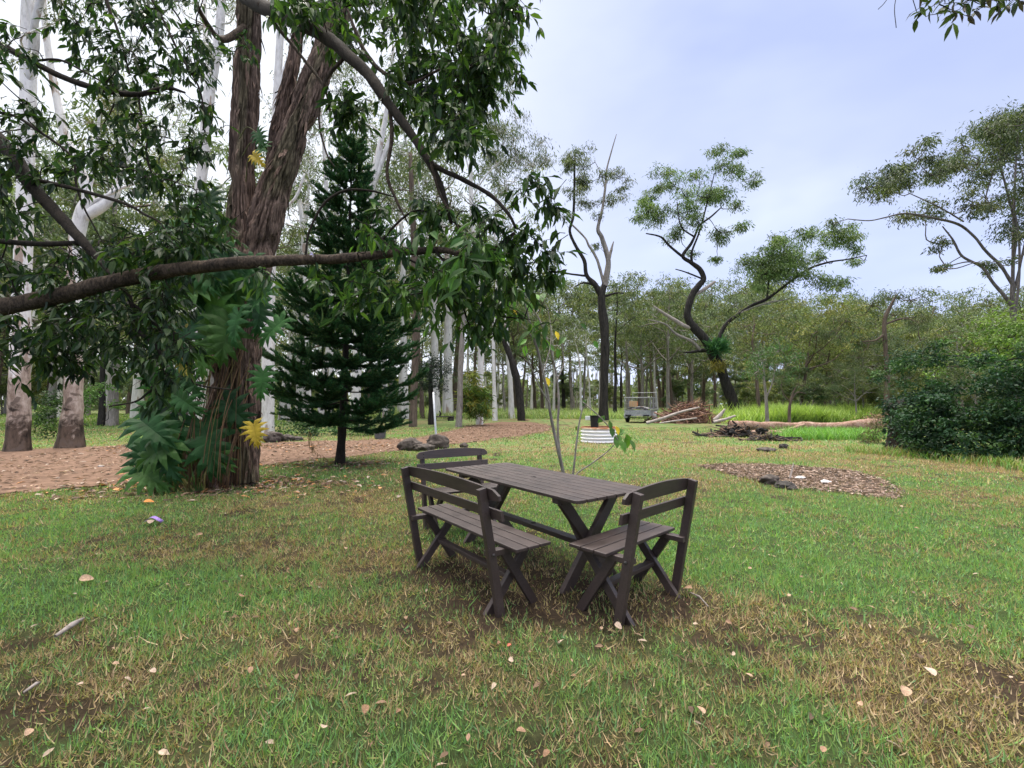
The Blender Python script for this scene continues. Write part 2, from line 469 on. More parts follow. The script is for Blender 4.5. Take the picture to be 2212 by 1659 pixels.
xs = ticks(0, 0, -9, 11, .07, 1.10, -900, 900)
ys = ticks(0, 0, .6, 17, .07, 1.10, -30, 1100)
X, Y = np.meshgrid(xs, ys, indexing='xy')
Z = gz(X, Y)
d = dryness(X, Y); b = bare(X, Y)
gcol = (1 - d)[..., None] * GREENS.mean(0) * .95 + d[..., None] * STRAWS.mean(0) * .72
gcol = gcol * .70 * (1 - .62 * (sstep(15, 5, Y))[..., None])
gcol = gcol * (1 - b)[..., None] + b[..., None] * SOIL
V = np.stack([X, Y, Z], -1).reshape(-1, 3)
nx, ny = len(xs), len(ys)
ii = (np.arange(ny - 1)[:, None] * nx + np.arange(nx - 1)[None]).reshape(-1)
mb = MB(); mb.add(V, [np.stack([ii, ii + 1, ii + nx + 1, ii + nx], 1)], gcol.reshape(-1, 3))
m, t, o = nt('lawn_ground')
a = N_(t, 'Attribute', attribute_name='Col'); tc = N_(t, 'TexCoord')
na = N_(t, 'TexNoise', Scale=26.0, Detail=9.0, Roughness=.75); t.links.new(tc.outputs['Object'], na.inputs['Vector'])
nb = N_(t, 'TexNoise', Scale=2.3, Detail=6.0, Roughness=.7); t.links.new(tc.outputs['Object'], nb.inputs['Vector'])
r1 = ramp(t, na.outputs[0], [(.28, (.35, .33, .32)), (.5, (.95, .95, .9)), (.72, (1.7, 1.6, 1.5))])
r2 = ramp(t, nb.outputs[0], [(.3, (.78, .82, .8)), (.7, (1.2, 1.15, 1.1))])
c = mixc(t, 1.0, a.outputs['Color'], r1.outputs[0], 'MULTIPLY'); c = mixc(t, 1.0, c, r2.outputs[0], 'MULTIPLY')
p = N_(t, 'BsdfPrincipled', Roughness=.95); p.inputs['Specular IOR Level'].default_value = .1
t.links.new(c, p.inputs['Base Color'])
bp = N_(t, 'Bump', Strength=.8, Distance=.03); t.links.new(na.outputs[0], bp.inputs['Height']); t.links.new(bp.outputs[0], p.inputs['Normal'])
t.links.new(p.outputs[0], o.inputs[0])
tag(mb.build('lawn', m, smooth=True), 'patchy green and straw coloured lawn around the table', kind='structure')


def sheet(name, poly, z, mat, label, res, rag, seed):
    P = np.array(poly)[:, :2]; lo, hi = P.min(0), P.max(0)
    gx, gy_ = np.arange(lo[0] - .5, hi[0] + .5, res), np.arange(lo[1] - .5, hi[1] + .5, res)
    X, Y = np.meshgrid(gx, gy_)
    dd = pdist(X, Y, [tuple(q) for q in P]) + rag * (fbm(X * 1.4, Y * 1.4, seed, 4) - .5) * 2 + rag * .6 * (fbm(X * 7, Y * 7, seed + 2, 2) - .5)
    ok = (dd[:-1, :-1] > 0) & (dd[1:, 1:] > 0) & (dd[:-1, 1:] > 0) & (dd[1:, :-1] > 0)
    n = len(gx); id_ = np.arange(len(gx) * len(gy_)).reshape(len(gy_), n)
    q = np.stack([id_[:-1, :-1][ok], id_[:-1, 1:][ok], id_[1:, 1:][ok], id_[1:, :-1][ok]], 1)
    Zs = gz(X, Y) + z
    used = np.unique(q); remap = -np.ones(id_.size, int); remap[used] = np.arange(len(used))
    V = np.stack([X, Y, Zs], -1).reshape(-1, 3)[used]
    mb = MB(); mb.add(V, [remap[q]])
    return tag(mb.build(name, mat, smooth=True), label, kind='structure')


mpath = plain('path_dirt', (.165, .105, .076), .95, 0, .1, .45, 5, .8, dist=.03)
sheet('path', PATH2, .012, mpath, 'reddish brown dirt path strewn with bark and leaves', .12, .32, 61)
mm = plain('mulch_bed', (.21, .15, .12), .95, 0, .1, .6, 30, 1.0, dist=.03)
sheet('mulch_ground', MULCH2, .012, mm, 'patch of wood chips and ash in the lawn', .07, .28, 71)

# grass blades: one uncountable mass
def in_any(x, y):
    return np.maximum(pdist(x, y, PATH2) + .35 * (fbm(x * 1.4, y * 1.4, 61, 4) - .5) * 2, pdist(x, y, MULCH2) + .28 * (fbm(x * 1.4, y * 1.4, 71, 4) - .5) * 2)


mb = MB()
for (y0, y1, dens, L, wd) in [(1.35, 2.6, 11000, .036, .0050), (2.6, 4.2, 7500, .038, .0062), (4.2, 7.5, 3400, .040, .0085), (7.5, 13, 900, .048, .014), (13, 26, 170, .06, .026)]:
    hw = 1.22 * y1
    N = int(2 * hw * (y1 - y0) * dens)
    x = rng.uniform(-hw, hw, N); y = rng.uniform(y0, y1, N)
    k = np.abs(x) < 1.18 * y + .3
    x, y = x[k], y[k]
    b = bare(x, y); dd = dryness(x, y)
    k = (rng.random(len(x)) > b * .80) & (in_any(x, y) < rng.normal(0, .06, len(x))) & (rng.random(len(x)) < .18 + 1.15 * vnoise(x * 11, y * 11, 91))
    x, y, dd = x[k], y[k], dd[k]; N = len(x)
    isd = rng.random(N) < np.clip(dd * .86 + .05, .06, .9)
    C = np.where(isd[:, None], palette(STRAWS, N, .22), palette(GREENS, N, .2))
    az = rng.uniform(0, 2 * np.pi, N) ; lean = np.where(isd, rng.uniform(.7, 1.5, N), rng.uniform(.35, 1.45, N))
    dirs = np.stack([np.sin(lean) * np.cos(az), np.sin(lean) * np.sin(az), np.cos(lean)], 1)
    nr = np.stack([np.cos(az), np.sin(az), -.3 * np.ones(N)], 1) * -1 + rng.normal(0, .35, (N, 3))
    ll = L * rng.gamma(5, .2, N) * (.7 + .6 * vnoise(x * 3, y * 3, 17))
    zz = gz(x, y) - .003
    mb.leaves(np.stack([x, y, zz], 1), dirs, nr, ll, wd * rng.uniform(.6, 1.3, N), C, T_BLADE)
tag(mb.build('grass', M['blade']), 'short mown grass mixed with dry straw blades', kind='stuff')

# tall bright grass of the paddock behind
mb = MB()
def tall(N, xy, hmin, hmax, wd, pal):
    x, y = xy
    C = palette(pal, len(x), .15); az = rng.uniform(0, 6.28, len(x)); lean = rng.uniform(.0, .5, len(x))
    dirs = np.stack([np.sin(lean) * np.cos(az), np.sin(lean) * np.sin(az), np.cos(lean)], 1)
    h = rng.uniform(hmin, hmax, len(x)) * (.6 + .8 * vnoise(x * .25, y * .25, 23))
    mb.leaves(np.stack([x, y, 0 * x], 1), dirs, np.stack([np.cos(az), np.sin(az), 0 * az], 1), h, wd, C, T_BLADE)
TG = [(.24, .34, .12), (.29, .38, .15), (.20, .29, .11), (.36, .39, .21)]
N = 60000
y = rng.uniform(37, 80, N); x = (rng.uniform(560, 2000, N) - 1106) / F * y
k = (y > 39 + 3 * vnoise(x * .15, 0 * x, 3)); x, y = x[k], y[k]
tall(N, (x, y), .45, .95, .07, TG)
N = 14000
y = rng.uniform(31, 41, N); x = (rng.normal(1745, 75, N) - 1106) / F * y
k = (x < (1890 - 1106) / F * y); x, y = x[k], y[k]
tall(N, (x, y), .7, 1.5, .06, [(.29, .41, .10), (.35, .46, .14), (.24, .35, .10)])
N = 6000
y = rng.uniform(36, 44, N); x = (rng.uniform(1430, 1680, N) - 1106) / F * y
tall(N, (x, y), .4, .9, .06, TG)
N = 3500
px = rng.normal(1790, 60, N); y = rng.uniform(17, 21.5, N); x = (px - 1106) / F * y
k = np.abs(px - 1790) < 130; x, y = x[k], y[k]
tall(N, (x, y), .18, .42, .03, [(.12, .27, .06), (.17, .31, .08)])
N = 2500
px = rng.uniform(1820, 2230, N); y = 10.0 + 3.8 * (2230 - px) / 400 + rng.normal(0, .3, N) - .55; x = (px - 1106) / F * y
tall(N, (x, y), .10, .28, .02, [(.12, .25, .06), (.2, .28, .09), (.28, .24, .12)])
N = 9000
y = rng.uniform(26, 60, N); x = (rng.uniform(-150, 620, N) - 1106) / F * y
tall(N, (x, y), .10, .3, .06, [(.10, .2, .05), (.15, .26, .06), (.2, .25, .08)])
tag(mb.build('tall_grass', M['blade']), 'tall bright green paddock grass beyond the lawn', kind='stuff')

# litter: chips of bark and dead leaves nobody could count
def chips(name, label, N, sample, pal, l0, l1, asp=.22):
    x, y = sample(N)
    mb = MB(); n = len(x); az = rng.uniform(0, 6.28, n)
    d = np.stack([np.cos(az), np.sin(az), rng.uniform(-.12, .25, n)], 1)
    nr = np.stack([rng.normal(0, .3, n), rng.normal(0, .3, n), np.ones(n)], 1)
    zz = gz(x, y) + .022
    ll = rng.uniform(l0, l1, n)
    mb.leaves(np.stack([x, y, zz], 1), d, nr, ll, ll * asp * rng.uniform(.5, 1.5, n), palette(pal, n, .25), T_NEAR)
    return tag(mb.build(name, M['dry']), label, kind='stuff')


def s_path(N):
    P = np.array(PATH2); x = rng.uniform(-13, 4, N); y = rng.uniform(6.5, 30, N)
    k = pdist(x, y, PATH2) > -.4; return x[k], y[k]
def s_mulch(N):
    P = np.array(MULCH2); x = rng.uniform(P[:, 0].min(), P[:, 0].max(), N); y = rng.uniform(P[:, 1].min(), P[:, 1].max(), N)
    k = pdist(x, y, MULCH2) > -.12 * rng.random(N); return x[k], y[k]
def s_tree(N):
    g = G(470, 1050); h = G(735, 1004); q = G(150, 968)
    x = np.r_[rng.normal(g[0], 1.3, N // 2), rng.normal(h[0], .8, N // 6), rng.uniform(-13, -4, N // 3)]
    y = np.r_[rng.normal(g[1], .55, N // 2), rng.normal(h[1], .5, N // 6), rng.normal(q[1] + .3, .7, N // 3)]
    k = y > 6.3; return x[k], y[k]
def s_lawn(N):
    y = rng.uniform(1.5, 13, N) ; x = rng.uniform(-1.1, 1.1, N) * y
    k = in_any(x, y) < 0; return x[k], y[k]
BR = [(.24, .155, .11), (.32, .23, .175), (.16, .10, .075), (.40, .32, .27), (.10, .07, .055)]
chips('bark_litter', 'bark strips and dead leaves littering the dirt path', 15000, s_path, BR, .03, .16, .25)
chips('wood_chips', 'pale and dark wood chips of the mulch patch', 24000, s_mulch, [(.30, .22, .18), (.42, .33, .29), (.16, .11, .09), (.06, .05, .045), (.24, .165, .13)], .02, .085, .3)
chips('leaf_litter', 'brown leaf litter around the foot of the bark tree and path edge', 2600, s_tree, BR + [(.5, .25, .12)], .05, .16, .4)
chips('lawn_litter', 'small dry leaves and bits scattered over the lawn', 800, s_lawn, [(.30, .21, .15), (.20, .13, .09), (.36, .28, .22), (.10, .07, .05)], .02, .06, .45)
# ------------------------------------------------------------------ garden furniture
def woodmat(name, c):
    m, t, o = nt(name)
    tc = N_(t, 'TexCoord')
    mp = N_(t, 'Mapping'); mp.inputs['Scale'].default_value = (1.6, 22, 22)
    t.links.new(tc.outputs['Object'], mp.inputs['Vector'])
    n = N_(t, 'TexNoise', Scale=3.0, Detail=8.0, Roughness=.65); t.links.new(mp.outputs[0], n.inputs['Vector'])
    n2 = N_(t, 'TexNoise', Scale=5.0, Detail=5.0); t.links.new(tc.outputs['Object'], n2.inputs['Vector'])
    r = ramp(t, n.outputs[0], [(.3, tuple(x * .72 for x in c)), (.7, tuple(x * 1.3 for x in c))])
    r2 = ramp(t, n2.outputs[0], [(.35, (.82, .82, .82)), (.7, (1.2, 1.18, 1.15))])
    col = mixc(t, 1.0, r.outputs[0], r2.outputs[0], 'MULTIPLY')
    # small chips and dust specks in the paint
    n3 = N_(t, 'TexNoise', Scale=60.0, Detail=2.0); t.links.new(tc.outputs['Object'], n3.inputs['Vector'])
    r3 = ramp(t, n3.outputs[0], [(.74, (0, 0, 0)), (.80, (1, 1, 1))])
    col = mixc(t, r3.outputs[0], col, tuple(min(1, x * 3.2) for x in c))
    p = N_(t, 'BsdfPrincipled'); p.inputs['Specular IOR Level'].default_value = .6
    t.links.new(col, p.inputs['Base Color'])
    rr = ramp(t, n2.outputs[0], [(.3, (.42,) * 3), (.7, (.62,) * 3)]); t.links.new(rr.outputs[0], p.inputs['Roughness'])
    b = N_(t, 'Bump', Strength=.25, Distance=.004); t.links.new(n.outputs[0], b.inputs['Height']); t.links.new(b.outputs[0], p.inputs['Normal'])
    t.links.new(p.outputs[0], o.inputs[0])
    return m


M['wood'] = woodmat('brown_painted_timber', (.043, .029, .0275))
M['hole'] = plain('dark_hole', (.006, .005, .005), .9, var=.1)
M['bolt'] = plain('dull_bolt', (.10, .09, .085), .5, .8, var=.2)
HS, SD = .463, .305


def board(mb, x0, x1, y, z, w, h, ch=.004):
    mb.box(((x0 + x1) / 2, y, z), (x1 - x0, w, h), None, None, ch)


def seat_furniture(name, label, cat, loc, rz, L, px, fx):
    r = empty(name, (loc[0], loc[1], -.012), rz); tag(r, label, cat)
    for k in range(3):
        mb = MB(); board(mb, -L / 2, L / 2, SD / 6 + k * SD / 3, HS - .011, SD / 3 - .009, .022)
        mb.build('seat_slat', M['wood'], r)
    lean = (.181 - .024) / .85
    for s in (-1, 1):
        mb = MB(); mb.beam((s * px, -.024 - .001, 0), (s * px, -.181, .85), .040, .058, (0, 1, 0)); mb.build('back_post', M['wood'], r)
        mb = MB(); mb.beam((s * (px - .025), -.125, HS - .042), (s * (px - .025), SD - .01, HS - .042), .062, .036, (0, 0, 1)); mb.build('seat_bearer', M['wood'], r)
        # crossed legs
        for (y0, y1, dx) in ((.297, .02, 0.0), (-.082, SD - .035, -.043 * s)):
            mb = MB(); mb.beam((s * (fx - .01) + dx, y0, -.01), (s * (fx - .01) + dx, y1, HS - .05), .036, .060, (0, 1, .3)); mb.build('leg', M['wood'], r)
        mb = MB(); mb.tube([(s * (px + .024), -.10, HS - .04), (s * (px + .031), -.10, HS - .04)], [.011, .011], 10); mb.build('bolt', M['bolt'], r)
    mb = MB(); board(mb, -fx + .05, fx - .05, .118, .208, .058, .03); mb.build('stretcher', M['wood'], r)
    # rails sit on the front of the posts
    for (z0, z1, arch, nm) in ((.775, .845, .03, 'top_rail'), (.655, .722, 0, 'back_rail')):
        n = 25; xx = np.linspace(-L / 2, L / 2, n); u = np.abs(xx) / (L / 2)
        top = z1 + arch * (1 - u ** 2) - (.028 * sstep(.955, 1, u) if arch else 0)
        bot = np.full(n, z0) + (.010 * sstep(.975, 1, u) if arch else 0)
        def yy(z): return -.024 - .157 * z / .85 + .036
        ring = []
        for (zz, dy) in ((bot, 0), (top, 0), (top, .022), (bot, .022)):
            ring.append(np.stack([xx, yy(zz) + dy, zz], 1))
        V = np.stack(ring, 1).reshape(-1, 3)
        Q = [(k * 4 + a, k * 4 + (a + 1) % 4, (k + 1) * 4 + (a + 1) % 4, (k + 1) * 4 + a) for k in range(n - 1) for a in range(4)]
        Q += [(3, 2, 1, 0), tuple((n - 1) * 4 + a for a in range(4))]
        mb = MB(); mb.add(V, [np.array(Q)])
        for sx in (-1, 1):
            for zs in (z0 + .018, z1 - .018):
                yc = yy(zs) + .022; mb.tube([(sx * (px + .0), yc - .002, zs), (sx * (px + .0), yc + .0015, zs)], [.006, .0055], 10, mi=1)
        o = mb.build(nm, [M['wood'], M['hole']], r)
        bv = o.modifiers.new('edge', 'BEVEL'); bv.width = .004; bv.segments = 2; bv.limit_method = 'ANGLE'; bv.angle_limit = .6
    return r


seat_furniture('garden_chair', 'dark brown slatted garden seat at the near right end of the table', 'chair', (.908, 3.129), .749 , .883, .361, .35)
seat_furniture('garden_bench', 'long dark brown slatted bench along the left side of the table', 'bench', (-.413, 3.492), -.93, 1.465, .601, .574)
seat_furniture('garden_chair', 'dark brown slatted garden seat at the far end of the table, mostly hidden', 'chair', (-.62, 5.16), -2.60, .883, .361, .35)

tb = empty('garden_table', (.193, 4.103, -.012), -.943)
tag(tb, 'dark brown slatted garden table with crossed legs and umbrella hole', 'table')
TL, TW, TH = 1.942, .80, .72 + .012
nsl = 8
for k in range(nsl):
    mb = MB(); wv = TW / nsl; yk = -TW / 2 + wv * (k + .5)
    if k in (0, nsl - 1):
        sgn = -1 if k == 0 else 1
        cl_ = .035                                         # outer slats with clipped corners
        pts = [(-TL / 2 + cl_, sgn), (TL / 2 - cl_, sgn), (TL / 2, sgn * .0), ]
        yo, yi = yk + sgn * (wv / 2 - .003), yk - sgn * (wv / 2 - .006)
        out_ = [(-TL / 2, yi), (TL / 2, yi), (TL / 2, yo - sgn * cl_), (TL / 2 - cl_ * .3, yo - sgn * cl_ * .3), (TL / 2 - cl_, yo), (-TL / 2 + cl_, yo), (-TL / 2 + cl_ * .3, yo - sgn * cl_ * .3), (-TL / 2, yo - sgn * cl_)]
        if sgn < 0: out_ = out_[::-1]
        n = len(out_)
        V = [(x, y, TH - .024) for x, y in out_] + [(x, y, TH) for x, y in out_]
        mb.add(V, [[tuple(range(n - 1, -1, -1)), tuple(range(n, 2 * n))], [(a, (a + 1) % n, n + (a + 1) % n, n + a) for a in range(n)]])
        o = mb.build('table_slat', M['wood'], tb)
        bv = o.modifiers.new('edge', 'BEVEL'); bv.width = .004; bv.segments = 2
    else:
        board(mb, -TL / 2, TL / 2, yk, TH - .012, wv - .012, .024)
        o = mb.build('table_slat', M['wood'], tb)
mb = MB(); mb.tube([(0, 0, TH - .03), (0, 0, TH + .0015)], [.022, .022], 20, cap=False)
aa = np.linspace(0, 2 * np.pi, 20, endpoint=False)
mb.add(np.stack([.022 * np.cos(aa), .022 * np.sin(aa), np.full(20, TH + .0015)], 1), [[tuple(range(20))]])
mb.build('umbrella_hole', M['hole'], tb)
for s in (-1, 1):
    mb = MB(); mb.beam((s * .70, -TW / 2 + .04, TH - .047), (s * .70, TW / 2 - .04, TH - .047), .06, .044); mb.build('top_bearer', M['wood'], tb)
    for (e, dx) in ((1, 0.0), (-1, -.046 * s)):
        mb = MB(); mb.beam((s * .711 + dx - .0, -.288 * e, -.01), (s * .711 + dx, .255 * e, TH - .07), .042, .085, (0, 1, .3)); mb.build('leg', M['wood'], tb)
    mb = MB(); mb.beam((s * .60, 0, .325), (s * .30, 0, TH - .025), .045, .05, (0, 1, 0)); mb.build('brace', M['wood'], tb)
mb = MB(); board(mb, -.66, .66, 0, .30, .085, .04); mb.build('stretcher', M['wood'], tb)
mb = MB(); mb.add(np.stack([.024 * np.cos(aa), .024 * np.sin(aa), np.full(20, .3225)], 1), [[tuple(range(20))]]); mb.build('stretcher_hole', M['hole'], tb)

# ------------------------------------------------------------------ corrugated ring planter
g = G(1301, 958); R0 = 1.24 / 2
rp = empty('ring_planter', (g[0], g[1] + R0, 0)); tag(rp, 'round corrugated white steel garden bed with rusty rim', 'planter')
mb = MB(); n = 72; zz = np.linspace(0, .54, 65); a = np.linspace(0, 2 * np.pi, n, endpoint=False)
rr = R0 + .030 * np.sin(zz / .54 * 2 * np.pi * 4.5)
V = np.stack([rr[:, None] * np.cos(a), rr[:, None] * np.sin(a), np.repeat(zz[:, None], n, 1)], -1).reshape(-1, 3)
Vi = V * np.array([.985, .985, 1])
k = len(zz)
i = np.arange(k - 1)[:, None] * n; j = np.arange(n)[None]; j2 = (j + 1) % n
Q = np.stack([i + j, i + j2, i + n + j2, i + n + j], -1).reshape(-1, 4)
mb.add(V, [Q]); mb.add(Vi, [Q[:, ::-1]])
m, t, o = nt('white_corrugated_steel')
tc = N_(t, 'TexCoord'); sp = N_(t, 'SeparateXYZ'); t.links.new(tc.outputs['Object'], sp.inputs[0])
nz = N_(t, 'TexNoise', Scale=5.0, Detail=6.0); t.links.new(tc.outputs['Object'], nz.inputs['Vector'])
ad = N_(t, 'Math', operation='MULTIPLY_ADD'); ad.inputs[1].default_value = .16; t.links.new(nz.outputs[0], ad.inputs[0]); t.links.new(sp.outputs[2], ad.inputs[2])
r = ramp(t, ad.outputs[0], [(.52, (.80, .79, .82)), (.575, (.62, .45, .34)), (.61, (.30, .12, .05))])
p = N_(t, 'BsdfPrincipled', Roughness=.55); t.links.new(r.outputs[0], p.inputs['Base Color']); t.links.new(p.outputs[0], o.inputs[0])
mb.build('steel_wall', m, rp, smooth=True)
mb = MB(); a2 = np.linspace(0, 2 * np.pi, 73)
mb.tube(np.stack([R0 * np.cos(a2), R0 * np.sin(a2), np.full(73, .54)], 1), np.full(73, .014), 8, cap=False)
mb.build('rim', plain('rusty_rim', (.32, .13, .06), .85, .2, var=.4), rp, smooth=True)
mb = MB(); X, Y = np.meshgrid(np.linspace(-.6, .6, 24), np.linspace(-.6, .6, 24)); ok = np.hypot(X, Y) < .605
Zs = .47 + .04 * fbm(X * 4, Y * 4, 3)
id_ = np.arange(576).reshape(24, 24); q = ok[:-1, :-1] & ok[1:, 1:] & ok[:-1, 1:] & ok[1:, :-1]
mb.add(np.stack([X, Y, Zs], -1).reshape(-1, 3), [np.stack([id_[:-1, :-1][q], id_[:-1, 1:][q], id_[1:, 1:][q], id_[1:, :-1][q]], 1)])
mb.build('soil', plain('planter_soil', (.08, .05, .035), .95, var=.4, bump=.8), rp)


def pot(name, label, loc, r, h, col, parent=None):
    o = empty(name, loc); tag(o, label, 'pot')
    mb = MB(); z = np.array([0, .02, h * .8, h - .05 * h, h - .05 * h, h, h, h * .85]) ; rr = r * np.array([.8, .82, .95, .98, 1.06, 1.06, .99, .96])
    a = np.linspace(0, 2 * np.pi, 32, endpoint=False)
    V = np.stack([rr[:, None] * np.cos(a), rr[:, None] * np.sin(a), np.repeat(z[:, None], 32, 1)], -1).reshape(-1, 3)
    i = np.arange(len(z) - 1)[:, None] * 32; j = np.arange(32)[None]; j2 = (j + 1) % 32
    mb.add(V, [np.stack([i + j, i + j2, i + 32 + j2, i + 32 + j], -1).reshape(-1, 4), [tuple(range(31, -1, -1))]])
    mb.build('pot_wall', plain(name + '_plastic', col, .5, var=.2), o, smooth=False)
    mb = MB(); mb.add(np.stack([r * .95 * np.cos(a), r * .95 * np.sin(a), np.full(32, h * .86)], 1), [[tuple(range(32))]])
    mb.build('potting_soil', M['rock_dark'], o)
    return o


pp = pot('plant_pot', 'black plastic pot standing inside the round white garden bed', (g[0] - .17, g[1] + .50, .49), .165, .47, (.012, .012, .013))
gp = G(821, 948)
p2 = pot('plant_pot', 'grey plastic pot with a small plant beside the shrub bed', (gp[0], gp[1], 0), .24, .34, (.10, .10, .11))
mb = MB(); n = 60; d = unit(n); d[:, 2] = np.abs(d[:, 2]) + .3
mb.leaves(np.tile((0, 0, .3), (n, 1)) + rng.normal(0, .05, (n, 3)), d, unit(n), rng.uniform(.12, .3, n), .03, palette([(.08, .16, .05), (.2, .2, .08)], n), T_NEAR); mb.build('plant_leaves', M['leaf'], p2)

# ashes / gravel round the planter
mb = MB(); n = 500; a = rng.uniform(0, 6.28, n); rr = R0 + np.abs(rng.normal(.06, .14, n))
mb.leaves(np.stack([g[0] + rr * np.cos(a), g[1] + R0 + rr * np.sin(a), np.full(n, .02)], 1), unit(n) * (1, 1, .2), unit(n) * .3 + (0, 0, 1), rng.uniform(.03, .09, n), .03, palette([(.4, .36, .36), (.25, .18, .14)], n), T_NEAR)
tag(mb.build('gravel_ring', M['dry']), 'pale gravel and chips around the round white garden bed', kind='stuff')


# ------------------------------------------------------------------ rocks
def rock(mb, c, r, seed, flat=.7, sub=3):
    import bmesh
    bm = bmesh.new(); bmesh.ops.create_icosphere(bm, subdivisions=sub + 1, radius=1)
    V = np.array([v.co[:] for v in bm.verts]); Fc = [tuple(v.index for v in f.verts) for f in bm.faces]; bm.free()
    nn = 1 + .55 * (fbm(V[:, 0] * 1.3 + seed * 5, V[:, 1] * 1.3 + V[:, 2] * 1.7, seed, 4) - .5) + .35 * (fbm(V[:, 2] * 2.5 + seed, V[:, 0] * 2.5 - V[:, 1], seed + 9, 3) - .5) - .22 * np.abs(2 * vnoise(V[:, 0] * 2.2 + V[:, 2], V[:, 1] * 2.2 + seed, seed + 4) - 1)
    V = V * nn[:, None] * np.asarray(r) * np.array([1, 1, flat])
    mb.add(V + np.asarray(c), [Fc])


def put_rock(label, px, py, wpx, flat=.65, mat='rock', lift=.12, group=None, name='rock', asp=1.0):
    g = G(px, py); r = wpx / 2 / F * g[1]
    mb = MB(); rock(mb, (0, 0, r * flat * .55), (r, r * .8 * asp, r), int(px) % 97, flat)
    o = mb.build(name, M[mat], smooth=True); o.location = [float(c) for c in g]
    return tag(o, label, 'rock', group)


put_rock('largest lumpy brown rock left of the galvanised pole', 888, 972, 52)
put_rock('low brown rock between the lumpy rock and the pole', 916, 974, 46, .45)
put_rock('dark brown boulder at the foot of the galvanised pole', 944, 968, 52, .7, 'rock')
put_rock('small rock behind the chair right of the pole', 1002, 966, 20, .6)
put_rock('tallest round boulder beyond the path by the shrub bed', 592, 955, 42, .75)
put_rock('middle boulder beside the tallest one by the shrub bed', 620, 953, 32, .6)
put_rock('lowest flat boulder at the right of the shrub bed row', 641, 952, 26, .5)
put_rock('rounded grey rock at the edge of the wood chip patch', 1663, 1045, 44, .6, 'rock')
put_rock('dark flat slab rock leaning in the wood chip patch', 1695, 1054, 46, .45, 'rock_dark')
put_rock('small dark rock right of the slab in the wood chip patch', 1712, 1058, 22, .5, 'rock_dark')
put_rock('pale flat stone on the lawn before the burnt logs', 1655, 975, 44, .25, 'rock')
put_rock('pale stone lying alone on the dirt path', 218, 1010, 14, .5, 'dead_wood')
put_rock('small dark clod before the long fallen log', 1693, 968, 22, .6, 'rock_dark')

# galvanised pole
gpz = G(943, 960); top = W(936, 848, gpz[1])
mb = MB(); mb.tube([(0, 0, 0), top - gpz], [.035, .035], 14)
o = mb.build('pole', plain('galvanised_steel', (.55, .57, .60), .4, .7, var=.15), smooth=True); o.location = gpz.tolist(); tag(o, 'leaning galvanised steel pole among the rocks', 'pole')

# white corrugated sheet in the distance
gs = G(1275, 908); mb = MB(); x = np.linspace(0, 1, 45); 
yv = .02 * np.sin(x * 2 * np.pi * 0)
zz = np.linspace(.02, .36, 33); rr = .03 * np.sin(np.arange(33) / 32 * 2 * np.pi * 4)
V = np.array([(xx, dy, z) for z, dy in zip(zz, rr) for xx in (-.42, .42)] + [(xx, dy + .02, z) for z, dy in zip(zz, rr) for xx in (-.42, .42)])
Q = [(2 * k, 2 * k + 1, 2 * k + 3, 2 * k + 2) for k in range(32)] + [(66 + 2 * k, 66 + 2 * k + 2, 66 + 2 * k + 3, 66 + 2 * k + 1) for k in range(32)]
mb.add(V, [Q]); o = mb.build('corrugated_sheet', plain('white_sheet', (.7, .72, .76), .5, .2)); o.location = gs.tolist(); tag(o, 'small white corrugated sheet standing on the far lawn', 'metal sheet')

# ------------------------------------------------------------------ box trailer
gt = G(1384, 915); TY = gt[1]
tr = empty('box_trailer', (gt[0], gt[1] + .8, 0), math.radians(-27)); tr.scale = (1.15, 1.15, 1.15); tag(tr, 'grey box trailer with wire cage parked beyond the lawn', 'trailer')
ms = plain('trailer_galv', (.30, .31, .33), .5, .55, var=.3); mk = plain('tyre_rubber', (.012, .012, .012), .9, var=.3); mblk = plain('trailer_black', (.015, .015, .017), .6)
# local: x across the rear (1.6 wide), y away along the body (2.4 long)
def tbox(name, c, d, mat, ch=.006, par=tr):
    mb = MB(); mb.box(c, d, None, None, ch); return mb.build(name, mat, par)
tbox('floor', (0, 1.2, .47), (1.56, 2.36, .04), ms)
for s in (-1, 1):
    tbox('side_panel', (s * .79, 1.2, .62), (.03, 2.4, .34), ms)
    tbox('side_rail', (s * .80, 1.2, .81), (.06, 2.44, .05), ms)
tbox('tailgate', (0, -.0, .62), (1.55, .03, .30), ms)
tbox('rear_beam', (0, -.03, .46), (1.6, .07, .10), ms)
tbox('headboard', (0, 2.4, .62), (1.55, .03, .34), ms)
for s in (-1, 1):
    lb = tbox('tail_lamp', (s * .55, -.085, .47), (.36, .04, .10), mblk)
tbox('number_plate_panel', (.12, -.078, .47), (.34, .02, .11), plain('plate_grey', (.35, .33, .3), .6))
mb = MB(); mb.tube([(-.8, 1.15, .30), (.8, 1.15, .30)], [.03, .03], 8); mb.build('axle', ms, tr)
